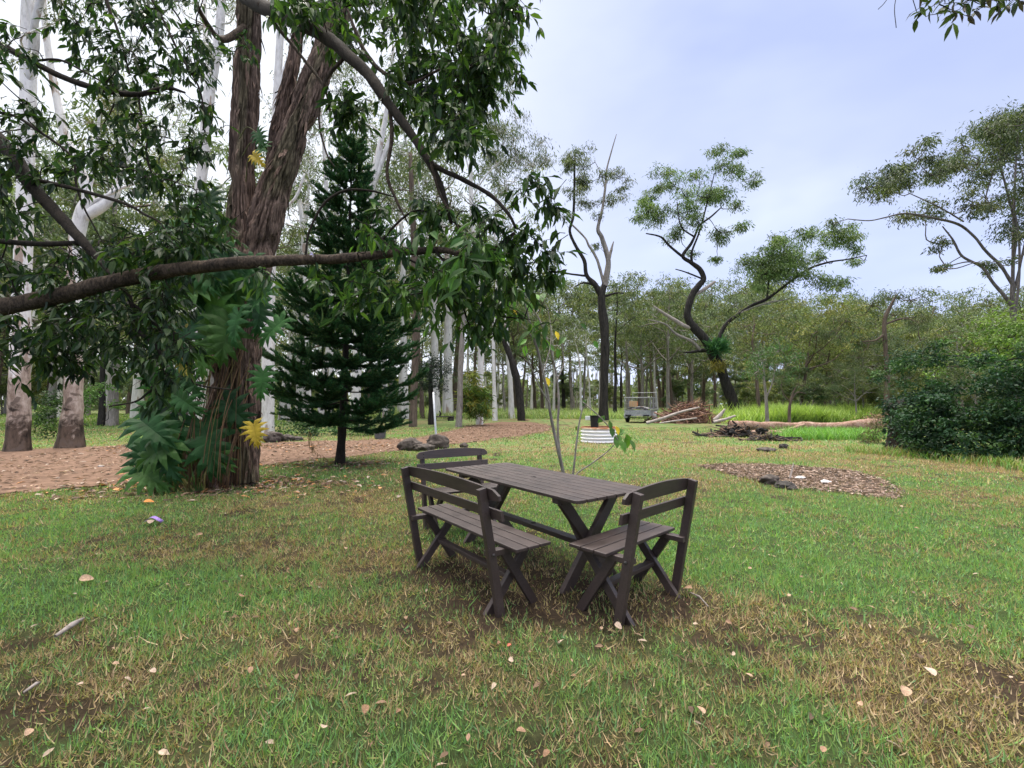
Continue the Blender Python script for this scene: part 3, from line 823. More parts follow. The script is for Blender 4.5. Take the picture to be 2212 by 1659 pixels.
for s in (-1, 1):
    mb = MB(); n = 28; a = np.linspace(0, 2 * np.pi, n, endpoint=False)
    prof = [(-.09, .20), (-.09, .28), (-.06, .305), (.06, .305), (.09, .28), (.09, .20)]
    V = np.array([(s * .87 + px_, 1.15 + r_ * np.cos(q), .305 + r_ * np.sin(q)) for px_, r_ in prof for q in a])
    mb.add(V, [np.array([(b * n + k, b * n + (k + 1) % n, (b + 1) * n + (k + 1) % n, (b + 1) * n + k) for b in range(5) for k in range(n)])])
    wh = mb.build('wheel', mk, tr)
    mb = MB(); mb.tube([(s * .80, 1.15, .305), (s * .95, 1.15, .305)], [.2, .19], 20); mb.build('rim', ms, wh)
    mb = MB(); th = np.linspace(-.15, math.pi + .15, 15)
    for k in range(14):
        pa = np.array([s * .89, 1.15 + .40 * np.cos(th[k]), .34 + .37 * np.sin(th[k])]); pb = np.array([s * .89, 1.15 + .40 * np.cos(th[k + 1]), .34 + .37 * np.sin(th[k + 1])])
        mb.beam(pa, pb, .24, .015, (0, pa[1] - 1.15, pa[2] - .34 + 1e-3), ch=.001)
    mb.build('mudguard', ms, tr)
mb = MB()
for (h, ys_) in ((1.62, (0, 2.4)),):
    pass
def bar(p, q, r=.018): mb.tube([p, q], [r, r], 6)
for x_ in (-.78, .78):
    for y_ in (0, 1.2, 2.4): bar((x_, y_, .82), (x_, y_, 1.60 if y_ < 2 else 1.95))
    bar((x_, 0, 1.60), (x_, 2.4, 1.60)); bar((x_, 0, 1.2), (x_, 2.4, 1.2), .010)
for y_, h in ((0, 1.60), (2.4, 1.95), (2.4, 1.6), (1.2, 1.6)): bar((-.78, y_, h), (.78, y_, h))
mb.build('cage_frame', ms, tr)
mb = MB()
for k in range(13):
    for x_ in (-.78, .78): bar((x_, .1 + k * .18, .82), (x_, .1 + k * .18, 1.60), .004)
for k in range(9): bar((-.7 + k * .175, 2.4, .82), (-.7 + k * .175, 2.4, 1.6), .004); bar((-.7 + k * .175, 0, .82), (-.7 + k * .175, 0, 1.6), .004)
mb.build('cage_mesh', ms, tr)
mb = MB(); mb.tube([(-.5, 2.4, .42), (0, 3.5, .42)], [.035, .035], 6); mb.tube([(.5, 2.4, .42), (0, 3.5, .42)], [.035, .035], 6); mb.tube([(0, 3.3, .45), (0, 3.3, .05)], [.03, .03], 8); mb.build('drawbar', ms, tr)
# its load
RT = np.array([[math.cos(math.radians(-27)), -math.sin(math.radians(-27)), 0], [math.sin(math.radians(-27)), math.cos(math.radians(-27)), 0], [0, 0, 1]])
def inT(x, y, z): return 1.15 * (RT @ np.array([x, y, z])) + np.array([gt[0], gt[1] + .8, 0])
bx = empty('cardboard_box', inT(-.36, .6, 1.02), math.radians(-20)); tag(bx, 'brown cardboard box with orange side on the trailer load', 'box')
mb = MB(); mb.box((0, 0, .20), (.55, .5, .40), None, None, .008); mb.build('carton', plain('cardboard', (.42, .27, .15), .85, var=.15), bx)
mb = MB(); mb.box((.2825, 0, .19), (.012, .46, .34), None, None, .002); mb.build('printed_side', plain('orange_print', (.62, .20, .06), .7, var=.2), bx)
mb = MB(); mb.box((0, 0, .404), (.52, .06, .006), None, None, .001); mb.build('tape', plain('tape', (.5, .38, .25), .5), bx)
mb = MB()
for k in range(26):
    a = rng.uniform(0, 6.28); c = inT(rng.uniform(-.6, .6), rng.uniform(.25, 2.0), rng.uniform(.86, 1.0)); e = np.array([math.cos(a), math.sin(a), rng.uniform(-.1, .12)]) * rng.uniform(.25, .6)
    mb.beam(c - e, c + e, rng.uniform(.05, .25), rng.uniform(.02, .06), (0, 0, 1), [(.35, .35, .37), (.05, .05, .05), (.25, .14, .09), (.6, .6, .6), (.1, .09, .1)][k % 5], .002)
tag(mb.build('scrap_load', plain('scrap', (1, 1, 1), .6, vcol=True, var=.2)), 'jumbled scrap boards and junk loaded in the trailer', 'scrap heap')

# ------------------------------------------------------------------ brush heaps and logs
def heap(name, label, c, rx, ry, h, N, cols, l0, l1, wd, seed):
    r_ = np.random.default_rng(seed); mb = MB()
    for k in range(N):
        q = r_.normal(0, .42, 2); q = np.clip(q, -1, 1); hh = max(0, 1 - np.hypot(*q) ** 1.3)
        p = np.array([q[0] * rx, q[1] * ry, r_.uniform(.0, 1) * h * hh]) + c
        a = r_.uniform(0, 6.28); el = r_.normal(0, .35)
        e = np.array([math.cos(a) * math.cos(el), math.sin(a) * math.cos(el) * .8, math.sin(el)]) * r_.uniform(l0, l1)
        q1 = p - e * .5; q1[2] = max(q1[2], .02); q2 = p + e * .5; q2[2] = max(q2[2], .02)
        mid = (q1 + q2) / 2 + r_.normal(0, .06, 3) * np.linalg.norm(e)
        rr = wd * r_.uniform(.4, 1.5)
        mb.tube([q1, mid, q2], [rr, rr * .8, rr * .4], 5, np.array(cols[r_.integers(len(cols))]) * r_.uniform(.7, 1.2))
    return mb
mheap = plain('brush_twigs', (1, 1, 1), .9, var=.35, vcol=True, scale=5)
RED = [(.26, .13, .09), (.20, .12, .09), (.34, .21, .16), (.14, .09, .07), (.30, .16, .10)]
g1 = G(1490, 914); g1[1] += .3
mb = heap('a', '', g1 * 0, 2.5, 1.1, 1.7, 700, RED, .5, 2.0, .032, 3)
pos = np.c_[rng.normal(0, .95, 3200), rng.normal(0, .45, 3200), np.abs(rng.normal(.0, .5, 3200))]; pos[:, 2] = np.minimum(pos[:, 2], 1.6 * np.maximum(.1, 1 - np.abs(pos[:, 0]) / 2.5))
mb.leaves(pos, unit(3200), unit(3200), rng.uniform(.1, .22, 3200), .05, palette(RED, 3200), T_FAR)
for k in range(5): mb.tube([(rng.uniform(-.1, 1.2), .1, .6), (rng.uniform(.2, 1.0), 0, rng.uniform(1.4, 2.0))], [.03, .008], 5, RED[0])
o = mb.build('brush_heap', mheap); o.location = g1.tolist(); tag(o, 'tall heap of reddish dead branches right of the trailer', 'brush heap')
def log(name, label, pts, mat, cat='log', n=14, wob=.35, seed=1, origin=None):
    """pts: (px, py of the ground line, width px, lift)"""
    P, R = [], []
    for (px, py, w_, yy, lift) in pts:
        p = W(px, py, yy); r = w_ / 2 / F * yy; P.append(p); R.append(r)
    P = np.array(P); R = np.array(R); P[:, 2] = np.maximum(P[:, 2], R * .8)
    mb = MB(); mb.tube(P, R, n, wob=wob, seed=seed, seg=10)
    o = mb.build(name, M[mat], smooth=True, origin=[*P[0][:2], 0]); return tag(o, label, cat)
log('log', 'long pale branch sloping up onto the reddish brush heap', [(1396, 914, 6, 29.5, 0), (1430, 904, 6.5, 29.5, 0), (1470, 890, 5, 29.6, 0), (1510, 880, 4, 29.8, 0)], 'dead_wood', seed=4)
log('log', 'thin grey branch low before the reddish brush heap', [(1425, 914, 3, 29.0, 0), (1460, 909, 3.5, 29.0, 0), (1505, 903, 3, 29.3, 0)], 'dead_wood', seed=5)
log('log', 'broken grey stub standing at the right of the brush heap', [(1542, 908, 8, 28.5, 0), (1554, 898, 8, 28.5, 0), (1566, 884, 4, 28.5, 0)], 'dead_wood', seed=6)
log('log', 'short pale log between brush heap and burnt logs', [(1540, 912, 6, 27.0, 0), (1565, 906, 6, 27.2, 0), (1588, 898, 4, 27.5, 0)], 'dead_wood', seed=7)
log('fallen_log', 'long reddish fallen trunk lying across the lawn edge', [(1575, 916, 15, 22.5, 0), (1640, 920, 19, 22.4, 0), (1700, 921, 18, 22.3, 0), (1760, 922, 20, 22.2, 0), (1820, 922, 20, 22.1, 0), (1880, 917, 25, 22.1, 0), (1930, 909, 16, 22.2, 0)], 'log_red', 'log', 18, .45, 8)
log('log', 'short reddish log in front of the long fallen trunk', [(1610, 937, 9, 20.3, 0), (1650, 938, 12, 20.2, 0), (1690, 940, 10, 20.1, 0)], 'log_red', seed=9)
log('log', 'splintered red branch leaning over the long fallen trunk', [(1672, 937, 8, 21.3, 0), (1700, 929, 8, 21.4, 0), (1738, 917, 5, 21.6, 0)], 'log_red', seed=10)
g2 = G(1585, 943)
mb = heap('b', '', g2 * 0, 1.5, .5, .55, 170, [(.012, .011, .012), (.02, .018, .018), (.20, .13, .09), (.13, .09, .07)], .3, 1.1, .03, 5)
for k in range(16): rock(mb, (rng.normal(.1, .5), rng.normal(0, .2), rng.uniform(.05, .32)), rng.uniform(.08, .22), k + 3, .7, 2)
n0 = len(mb.c)
for k in range(n0 - 16, n0): mb.c[k] = np.tile((.010, .010, .011), (len(mb.v[k]), 1))
o = mb.build('burnt_heap', mheap); o.location = g2.tolist(); tag(o, 'low charred heap of burnt wood before the fallen trunk', 'burnt heap')
g3 = G(1665, 952)
mb = heap('c', '', g3 * 0, 1.1, .35, .2, 120, [(.02, .018, .018), (.16, .11, .08), (.05, .04, .035)], .2, .8, .025, 8)
o = mb.build('charred_sticks', mheap); o.location = g3.tolist(); tag(o, 'flat scatter of charred sticks under the fallen trunk', 'sticks')
g4 = G(1900, 922)
mb = heap('d', '', g4 * 0, 1.1, .7, .8, 240, RED + [(.3, .24, .14)], .3, 1.0, .018, 9)
mb.leaves(np.c_[rng.normal(0, .6, 900), rng.normal(0, .4, 900), np.abs(rng.normal(0, .3, 900))], unit(900), unit(900), .18, .05, palette(RED, 900), T_FAR)
o = mb.build('brush_heap', mheap); o.location = g4.tolist(); tag(o, 'low heap of dead brown brush at the right end of the fallen trunk', 'brush heap')
for k, (px, py, h, lb) in enumerate([(1620, 899, .9, 'thin black post in tall grass beside the crooked tree'), (1872, 905, 1.0, 'thin black post in grass above the right brush heap'), (1590 + 12, 897, .7, 'short dark post just right of the crooked tree foot')]):
    gq = G(px, py); mb = MB(); mb.tube([(0, 0, 0), (0.02, 0, h)], [.045, .045], 6); o = mb.build('fence_post', M['bark_burnt']); o.location = gq.tolist(); tag(o, lb, 'post')
# low dark seat / grate beyond the path
gq = G(955, 909); ft = empty('fire_grate', gq.tolist(), .2); tag(ft, 'low dark fire grate with upright handle beyond the path', 'fire grate')
mb = MB(); mb.box((0, 0, .34), (1.9, .8, .07), None, None, .01); mb.build('plate', M['rock_dark'], ft)
for s in (-1, 1): mb = MB(); rock(mb, (s * .7, 0, .15), (.28, .35, .22), 3 + s, 1.0, 2); mb.build('support_stone', M['rock'], ft)
mb = MB(); mb.tube([(-.2, 0, .37), (-.12, 0, .6), (-.22, 0, .8)], [.07, .08, .04], 8); mb.build('handle', M['bark_burnt'], ft)
# things on the lawn
def leafobj(px, py, Lpx, wr, col, name, label, cat, group=None, az=None, mesh=None):
    g = G(px, py); L = Lpx / F * math.hypot(g[1], HC)
    if mesh is None:
        mb = MB(); V = T_NEAR[0].copy(); V[:, 0] *= wr; V[:, 1] -= .5; V[:, 2] = V[:, 2] * 1.6 + .05 + .5 * V[:, 0] ** 2
        mb.add(V, T_NEAR[1], col); o = mb.build(name, M['dry'])
        sm = o.modifiers.new('s', 'SUBSURF'); sm.levels = sm.render_levels = 1
    else:
        o = mesh.copy(); COL.objects.link(o)
    o.scale = (L, L, L); o.location = (g[0], g[1], float(gz(g[0], g[1])) + .045)
    o.rotation_euler = (rng.normal(0, .25), rng.normal(0, .25), rng.uniform(0, 6.28) if az is None else az)
    return tag(o, label, cat, group)
protos = []
for k, c_ in enumerate([(.62, .46, .34), (.50, .35, .24), (.70, .58, .48), (.42, .27, .17)]):
    protos.append(None)
spots = [(187, 1264, 30), (526, 1305, 32), (545, 1118, 20), (95, 1107, 18), (746, 1195, 12), (540, 1472, 16), (330, 1470, 14), (788, 1552, 26), (250, 1450, 14), (1126, 1608, 22), (1104, 1443, 13), (1077, 1409, 12), (1514, 1553, 22), (1575, 1358, 14), (2010, 1470, 26),
         (1917, 1375, 26), (1958, 1522, 24), (1485, 1286, 26), (1392, 1556, 10), (1180, 1660 - 10, 20), (60, 1608, 18), (430, 1165, 16), (325, 1135, 16), (622, 1240, 10), (1705, 1300, 10), (1756, 1290, 12), (1336, 1371, 20), (1240, 1480, 10), (1860, 1545, 14), (1780, 1640, 16), (700, 1590, 16), (905, 1490, 10), (1000, 1480, 10), (640, 1380, 14), (170, 1495, 14), (90, 1560, 12), (1620, 1240, 9), (1980, 1150, 10), (1585, 1435, 10), (860, 1565, 12)]
first = {}
for k, (px, py, Lp) in enumerate(spots):
    q = k % 4
    o = leafobj(px, py, Lp * .95, [.9, .8, 1.1, .7][q], [(.40, .27, .19), (.30, .19, .125), (.46, .35, .28), (.24, .145, .09)][q], 'fallen_leaf', 'single dry tan leaf fallen on the lawn', 'leaf', 'dry leaves fallen on the lawn', mesh=first.get(q))
    first.setdefault(q, o)
leafobj(322, 1092, 22, 1.0, (.62, .26, .08), 'fallen_leaf', 'bright orange dead leaf on the grass before the bark tree', 'leaf')
leafobj(1100, 1460 - 45, 10, 1.1, (.65, .16, .12), 'fallen_leaf', 'small pinkish red leaf on the lawn before the bench', 'leaf')
# purple ribbon scrap
gq = G(332, 1132); mb = MB(); th = np.linspace(0, math.pi, 9)
P = np.stack([-.10 * np.cos(th), .03 * np.sin(2 * th), .02 + .055 * np.sin(th)], 1)
V = np.r_[P + (0, -.022, 0), P + (0, .022, .012)]; mb.add(V, [[(k, k + 1, k + 10, k + 9) for k in range(8)]])
o = mb.build('wrapper', plain('purple_wrapper', (.36, .22, .62), .35, var=.4, scale=30), smooth=True); o.location = gq.tolist(); tag(o, 'crumpled purple wrapper lying in the grass', 'wrapper')
sd_ = o.modifiers.new('s', 'SOLIDIFY'); sd_.thickness = .002
for (a, b_, w_, lb) in [((118, 1386), (180, 1348), .016, 'pale stripped stick lying on the left lawn'), ((50, 1510), (86, 1490), .008, 'thin straw stick on the lower left lawn'), ((1530, 1320), (1490, 1290), .007, 'thin twig on the lawn right of the nearest seat')]:
    pa, pb = G(*a), G(*b_); mb = MB(); mb.tube([pa + (0, 0, .03) - pa, (pa + pb) / 2 + (0.01, .01, .045) - pa, pb + (0, 0, .035) - pa], [w_ * .6, w_, w_ * .5], 8, wob=.3)
    o = mb.build('stick', M['dead_wood'], smooth=True); o.location = pa.tolist(); tag(o, lb, 'stick')
for (px, py, lb) in [(1728, 1036, 'white scrap lying by the stick in the wood chips'), (1783, 1045, 'small white rag near the right of the wood chips')]:
    gq = G(px, py); mb = MB(); rock(mb, (0, 0, .03), (.09, .06, .05), int(px), .7, 2); o = mb.build('rag', plain('white_rag', (.75, .74, .76), .8)); o.location = gq.tolist(); tag(o, lb, 'rag')
gq = G(1706, 1036); mb = MB(); mb.tube([(0, 0, .02), (.03, 0, .12), (.09, .02, .30)], [.018, .016, .006], 7); o = mb.build('stick', M['dead_wood']); o.location = gq.tolist(); tag(o, 'upright pale stick poking from the wood chips', 'stick')
# ------------------------------------------------------------------ trees
GUM = [(.080, .110, .048), (.105, .135, .055), (.065, .092, .048), (.13, .145, .060), (.085, .115, .065)]
GUMY = [(.14, .165, .050), (.11, .145, .052), (.085, .12, .048), (.17, .17, .055)]
GUMR = [(.12, .10, .045), (.10, .115, .045), (.16, .10, .05)]
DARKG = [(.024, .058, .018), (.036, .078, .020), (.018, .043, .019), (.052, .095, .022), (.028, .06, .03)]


def to_world(limb, Y):
    """limb: [(px, py, width px[, depth])] -> points, radii"""
    P, R = [], []
    for q in limb:
        yy = q[3] if len(q) > 3 else Y
        P.append(W(q[0], q[1], yy)); R.append(q[2] / 2 / F * yy)
    # a round stem seen well off the axis spreads sideways on the film: take that out of its radius
    a = np.array([q[:2] for q in limb], float); g = np.gradient(a, axis=0) if len(a) > 1 else np.array([[0, 1.]])
    v = np.abs(g[:, 1]) / (np.hypot(g[:, 0], g[:, 1]) + 1e-6)
    R = np.array(R) / np.sqrt(1 + ((a[:, 0] - 1106) / F) ** 2 * v ** 2)
    return np.array(P), np.maximum(R, .004)


def grow(mb, pool, cents, r_tip, r_max, n=5, sag=.08, seed=0):
    """branches joining every clump centre to the nearest wood already there"""
    pool = np.array(pool, float)
    left = list(range(len(cents))); cents = np.asarray(cents)
    if not left: return
    D = np.linalg.norm(cents[:, None] - pool[None], axis=2)
    best = D.argmin(1); bd = D[np.arange(len(cents)), best]
    bp = pool[best].copy()
    r_ = np.random.default_rng(seed + 5)
    while left:
        k = min(left, key=lambda q: bd[q]); left.remove(k)
        a, b = bp[k], cents[k]; L = np.linalg.norm(b - a)
        if L < 1e-3: continue
        m1 = a + (b - a) * .35 + r_.normal(0, .09, 3) * L + (0, 0, -sag * L); m2 = a + (b - a) * .7 + r_.normal(0, .08, 3) * L
        rr = min(r_max, r_tip + .012 * L)
        P, R = smooth(np.array([a, m1, m2, b]), np.array([rr, rr * .8, rr * .6, r_tip * .6]), 3)
        mb.tube(P, R, n)
        new = P[2:]
        if left:
            l = np.array(left); d2 = np.linalg.norm(cents[l][:, None] - new[None], axis=2) * 1.0
            j = d2.argmin(1); dm = d2[np.arange(len(l)), j]; up = dm < bd[l]
            bd[l[up]] = dm[up]; bp[l[up]] = new[j[up]]


def clump_leaves(mb, cents, rads, per, L, wd, pal, flat=.75, droop=.8, tpl=T_FAR, var=.2, sub=7, tight=.42, wood=None):
    """every clump is made of smaller tufts of hanging leaves, gaps between them"""
    for c, r in zip(cents, rads):
        ns = max(3, int(sub * rng.uniform(.7, 1.3)))
        u = unit(ns) * (rng.random((ns, 1)) ** .45); u[:, 2] = u[:, 2] * flat + .12
        tc_ = c + u * r
        if wood is not None:
            for q in tc_:
                mid_ = (c + q) / 2 + rng.normal(0, .10, 3) * r + (0, 0, -.08 * r)
                wood.tube([c, mid_, q], [r * .022, r * .017, r * .008], 4, cap=False)
        n = max(4, int(per * rng.uniform(.7, 1.3)))
        w_ = rng.integers(0, ns, n)
        off = rng.normal(0, tight * r * .62, (n, 3)) * (1, 1, .62)
        pos = tc_[w_] + off
        d = unit(n) * (1, 1, .6) + (0, 0, -droop) + off / r * .7
        tone = palette(pal, ns, var)[w_] * np.clip(1 + rng.normal(0, .16, (n, 1)), .5, 1.6)
        mb.leaves(pos, d, unit(n), L * rng.uniform(.6, 1.35, n), wd * rng.uniform(.7, 1.3, n), np.clip(tone, .004, 1), tpl)


def tree(name, label, cat, limbs, Y, clumps, bark, pal=GUM, per=260, L=.24, wd=.05, deep=1.6, group=None, base=None, tip=.014, n=12, wob=.25, seed=1, limb_mat=None, droop=.9, crown='crown', sub=7, rmax=.06):
    """a particular tree: trunk and limbs along lines of the photo at their real distance; crown clumps (px, py, r px)"""
    r_ = np.random.default_rng(seed)
    P0, R0 = to_world(limbs[0], Y)
    org = np.array([P0[0][0], P0[0][1], 0.0]) if base is None else np.asarray(base)
    root = empty(name, org); tag(root, label, cat, group)
    pool = []
    for k, lb in enumerate(limbs):
        P, R = to_world(lb, Y)
        if k == 0: P[0][2] = min(P[0][2], 0.0) - .05
        if k and len(lb[0]) < 4:                       # limbs leave the picture plane a little
            s_ = r_.uniform(-1, 1) * .25; t_ = np.linspace(0, 1, len(P)); P[:, 1] += s_ * t_ * np.linalg.norm(P[-1] - P[0])
        P2, R2 = smooth(P, R, 8 if len(P) < 8 else 5)
        mb = MB(); mb.tube(P2 - org, R2, n, wob=wob, seed=seed + k)
        mt = M[bark] if k == 0 or limb_mat is None else M[limb_mat if isinstance(limb_mat, str) else limb_mat[k]]
        mb.build('trunk' if k == 0 else 'limb', mt, root, smooth=True)
        lo = int(len(P2) * (.45 if k == 0 else .25)); pool += list(P2[lo:] - org)
    if clumps:
        c = np.array([W(q[0], q[1], Y) + np.array([0, r_.uniform(-1, 1) * deep, 0]) * (1 if len(q) < 4 else 0) for q in clumps]) - org
        rad = np.array([q[2] / F * Y for q in clumps])
        rad = rad * 1.2
        mbw = MB(); grow(mbw, pool, c, tip, rmax, seed=seed)
        mb = MB()
        p_ = per * (rad / rad.mean()) ** 2
        for a, b, q in zip(c, rad, p_): clump_leaves(mb, [a], [b], q, L, wd, pal, droop=droop, sub=sub + 3, tight=.40, wood=mbw)
        mbw.build('branches', M[(limb_mat if isinstance(limb_mat, str) else None) or bark], root, smooth=True)
        mb.build(crown, M['leaf'], root)
    return root


# --- the great twin-stemmed tree with stringy bark
bt = G(470, 1046); org = np.array([bt[0], bt[1], 0]); YB = bt[1]
root = empty('stringybark_tree', org); tag(root, 'huge twin-stemmed tree with shaggy reddish bark and a vine at its foot', 'tree')


def shaggy(P, R, seed, n=150, step=.022, flare=None):
    P, R = smooth(P, R, 30)
    L = np.r_[0, np.cumsum(np.linalg.norm(np.diff(P, axis=0), axis=1))]
    l2 = np.arange(0, L[-1], step)
    P = np.stack([np.interp(l2, L, P[:, k]) for k in range(3)], 1); R = np.interp(l2, L, R)
    mb = MB(); mb.tube(P, R, n, cap=True)
    V = mb.v[0]; k = len(P)
    a = np.arange(n) / n * 2 * np.pi; LL, AA = np.meshgrid(l2, a, indexing='ij')
    ca, sa = np.cos(AA), np.sin(AA)
    # long interlacing ridges: noise very stretched along the stem, twisted a little
    tw = AA + .10 * np.sin(LL * .9 + seed)
    def rn(f, st, s): 
        w_ = (tw / (2 * np.pi)) * f
        i0 = vnoise(w_, LL * st, s); i1 = vnoise(w_ - f, LL * st, s); tt = (AA / (2 * np.pi))
        return i0 * (1 - tt) + i1 * tt
    q1 = 2 * rn(13, .8, seed) - 1; q2 = 2 * rn(30, 2.0, seed + 1) - 1; q4 = 2 * rn(62, 4.5, seed + 5) - 1
    r1 = 1 - 1.6 * np.exp(-(q1 / .20) ** 2); r2 = 1 - 1.6 * np.exp(-(q2 / .22) ** 2); r3 = rn(90, 9, seed + 2) - .8 * np.exp(-(q4 / .25) ** 2)
    broad = rn(4, .5, seed + 4)
    disp = .10 * (broad - .5) + .058 * r1 + .036 * r2 + .024 * r3 - .105
    ctr = np.repeat(P, n, 0); out_ = V[:k * n] - ctr; ln = np.linalg.norm(out_, axis=1)[:, None]
    rad = (R[:, None] * 1.0 + disp * np.minimum(1, R[:, None] / .35)).reshape(-1, 1)
    if flare is not None:
        z = V[:k * n, 2]; fl = 1 + flare * np.exp(-np.maximum(z, 0) / .35)[:, None] * (.5 + .5 * np.sin(AA * 5 + seed).reshape(-1, 1)) 
        rad = rad * fl
    V[:k * n] = ctr + out_ / ln * rad
    # real colour differences of the bark: broad patches of varying tone, mossy streaks
    h = np.clip(.5 + .5 * r1 + .25 * r2, 0, 1.3); patch = rn(3, .35, seed + 8)
    c = np.stack([.75 + .35 * patch, .75 + .25 * patch, .75 + .22 * patch], -1)
    moss = sstep(.62, .78, rn(5, .6, seed + 12))[..., None] * .55
    c = c * (1 - moss) + moss * np.array([.55, .75, .45])
    mb.c[0][:k * n] = c.reshape(-1, 3)
    # loose strips of bark
    m = int(70 * L[-1]); i = rng.integers(5, k - 30, m); j = rng.integers(0, n, m)
    for q in range(m // 3):
        b0 = V[i[q] * n + j[q]]; o_ = (b0 - P[i[q]]); o_ /= np.linalg.norm(o_)
        ln_ = rng.uniform(.12, .5); lean_ = rng.uniform(.02, .12)
        t_ = (P[min(i[q] + 20, k - 1)] - P[i[q]]); t_ /= np.linalg.norm(t_)
        sd_ = np.cross(t_, o_); ww = rng.uniform(.008, .03)
        A = b0 - o_ * .01; B_ = b0 - t_ * ln_ * .5 + o_ * lean_ * .5; D_ = b0 - t_ * ln_ + o_ * lean_ * rng.uniform(.2, 1)
        mb.add([A - sd_ * ww, A + sd_ * ww, B_ - sd_ * ww * .9, B_ + sd_ * ww * .9, D_ + sd_ * ww * rng.uniform(-.8, .8)], [[(0, 1, 3, 2)], [(2, 3, 4)]], np.array([1.0, .9, .85]) * rng.uniform(.6, 1.25))
    return mb


P, R = to_world([(462, 1062, 186), (470, 1010, 172), (484, 950, 152), (497, 880, 134), (507, 800, 122), (513, 700, 110), (518, 600, 102), (521, 520, 96), (517, 430, 72), (519, 330, 68), (524, 220, 68), (528, 110, 66), (531, 0, 64), (536, -160, 64), (545, -380, 52)], YB)
P[:, 1] += .1
shaggy(P - org, R, 3, 280, .018, .25).build('trunk', M['bark_red'], root, smooth=True)
P, R = to_world([(512, 760, 60), (532, 640, 84), (545, 540, 96), (564, 460, 86), (586, 380, 78), (609, 305, 72), (637, 215, 74), (665, 125, 72), (697, 30, 64), (735, -110, 52), (790, -300, 40)], YB); P[:, 1] += np.linspace(.0, .5, len(P))
shaggy(P - org, R, 5, 220, .018).build('stem', M['bark_red'], root, smooth=True)
P, R = to_world([(533, 1040, 52), (532, 960, 46), (528, 860, 42), (524, 760, 40), (528, 660, 40)], YB - .15)
shaggy(P - org, R, 9, 130, .02, .3).build('stem', M['bark_red'], root, smooth=True)
P, R = to_world([(575, 440, 36), (590, 345, 38), (601, 275, 38), (616, 205, 38), (634, 130, 36), (650, 40, 26), (668, -60, 20)], YB + .5)
shaggy(P - org, R, 8, 80, .025).build('stem', M['bark_red'], root, smooth=True)
# its long dark limb arching out above the lawn
def limb_part(pts, Y, mat, nm='limb', n=16, wob=.35, seed=2, org=org, root=root):
    P, R = to_world(pts, Y); P2, R2 = smooth(P, R, 10); mb = MB(); mb.tube(P2 - org, R2, n, wob=wob, seed=seed); mb.build(nm, M[mat], root, smooth=True); return list(P2)
LP = []
LP += limb_part([(528, -260, 46, YB), (500, -140, 44, 7.0), (508, -40, 40, 5.6), (560, 10, 36, 4.6), (640, 45, 32, 4.0), (710, 85, 28, 3.7), (760, 128, 26, 3.5), (800, 166, 24, 3.4), (840, 225, 22, 3.3), (880, 278, 19, 3.25), (920, 340, 16, 3.2), (952, 400, 12, 3.15), (975, 482, 7, 3.1)], 3.5, 'bark_dark', seed=3)
LP += limb_part([(900, 310, 11, 3.22), (940, 358, 11, 3.15), (1000, 388, 10, 3.1), (1060, 422, 9, 3.05), (1098, 462, 8, 3.0), (1114, 492, 6, 3.0)], 3.1, 'bark_dark', seed=4, n=10)
LP += limb_part([(842, 232, 9), (846, 300, 9), (836, 375, 8), (855, 430, 6), (880, 480, 4)], 3.3, 'bark_limb', seed=5, n=8)
LP += limb_part([(748, 120, 9), (706, 168, 8), (692, 215, 7), (690, 270, 5), (705, 330, 4), (722, 360, 3)], 3.6, 'bark_limb', seed=6, n=8)
LP += limb_part([(560, 8, 10), (600, 60, 9), (650, 120, 7), (700, 190, 6), (716, 260, 4)], 4.4, 'bark_limb', seed=6, n=8)
LP += limb_part([(750, 20, 5, 3.9), (782, 100, 10, 3.9), (820, 150, 9, 3.8), (880, 180, 7, 3.7), (950, 150, 5, 3.6)], 3.8, 'bark_limb', seed=7, n=8)
LP += limb_part([(930, 350, 6), (950, 420, 6), (980, 470, 5), (1000, 520, 3)], 3.1, 'bark_limb', seed=9, n=7)
LP += limb_part([(530, 60, 18, YB), (480, 85, 14, 7.4), (440, 40, 12, 6.8), (410, -30, 10, 6.2)], 6, 'bark_limb', seed=10, n=8)


def near_sprays(mbw, mbl, pool, clumps, org, pal, Lf, seed, nleaf=13, per=5, len_=.34, wdr=.36):
    """leafy twigs: clump (px, py, r px, depth)"""
    r_ = np.random.default_rng(seed)
    cen = np.array([W(c[0], c[1], c[3]) for c in clumps]); rad = np.array([c[2] / F * c[3] for c in clumps])
    grow(mbw, np.array(pool) - org, cen - org, .0030, .014, 5, sag=-.06, seed=seed)
    for c, r in zip(cen, rad):
        for k in range(max(2, int(per * r_.uniform(.7, 1.35)))):
            st = c + r_.normal(0, .38, 3) * r
            a = r_.uniform(0, 6.28); dirv = np.array([math.cos(a), math.sin(a), r_.uniform(-.75, .25)])
            ln = min(len_, r * 1.9 + .06) * r_.uniform(.6, 1.25); m = max(4, int(nleaf * ln / len_))
            t_ = np.linspace(0, 1, 7)[:, None]
            path = st + dirv * ln * (t_ - .35) + np.array([0, 0, -1]) * ln * .28 * t_ ** 2 + r_.normal(0, .006, (7, 3))
            mbw.tube(path - org, np.linspace(.0028, .0010, 7), 4)
            tt = r_.uniform(.1, 1, m) * 6; i = np.minimum(tt.astype(int), 5); f_ = (tt - i)[:, None]
            pos = path[i] * (1 - f_) + path[i + 1] * f_
            tan = path[i + 1] - path[i]; tan /= np.linalg.norm(tan, axis=1)[:, None]
            sid = unit(m); d = tan * .55 + sid * .65 + (0, 0, -.42)
            nr = unit(m) * .55 + (0, 0, 1)
            LL = Lf * r_.uniform(.55, 1.25, m)
            mbl.leaves(pos - org, d, nr, LL, LL * wdr * r_.uniform(.75, 1.25, m), palette(pal, m, .2), T_NEAR)


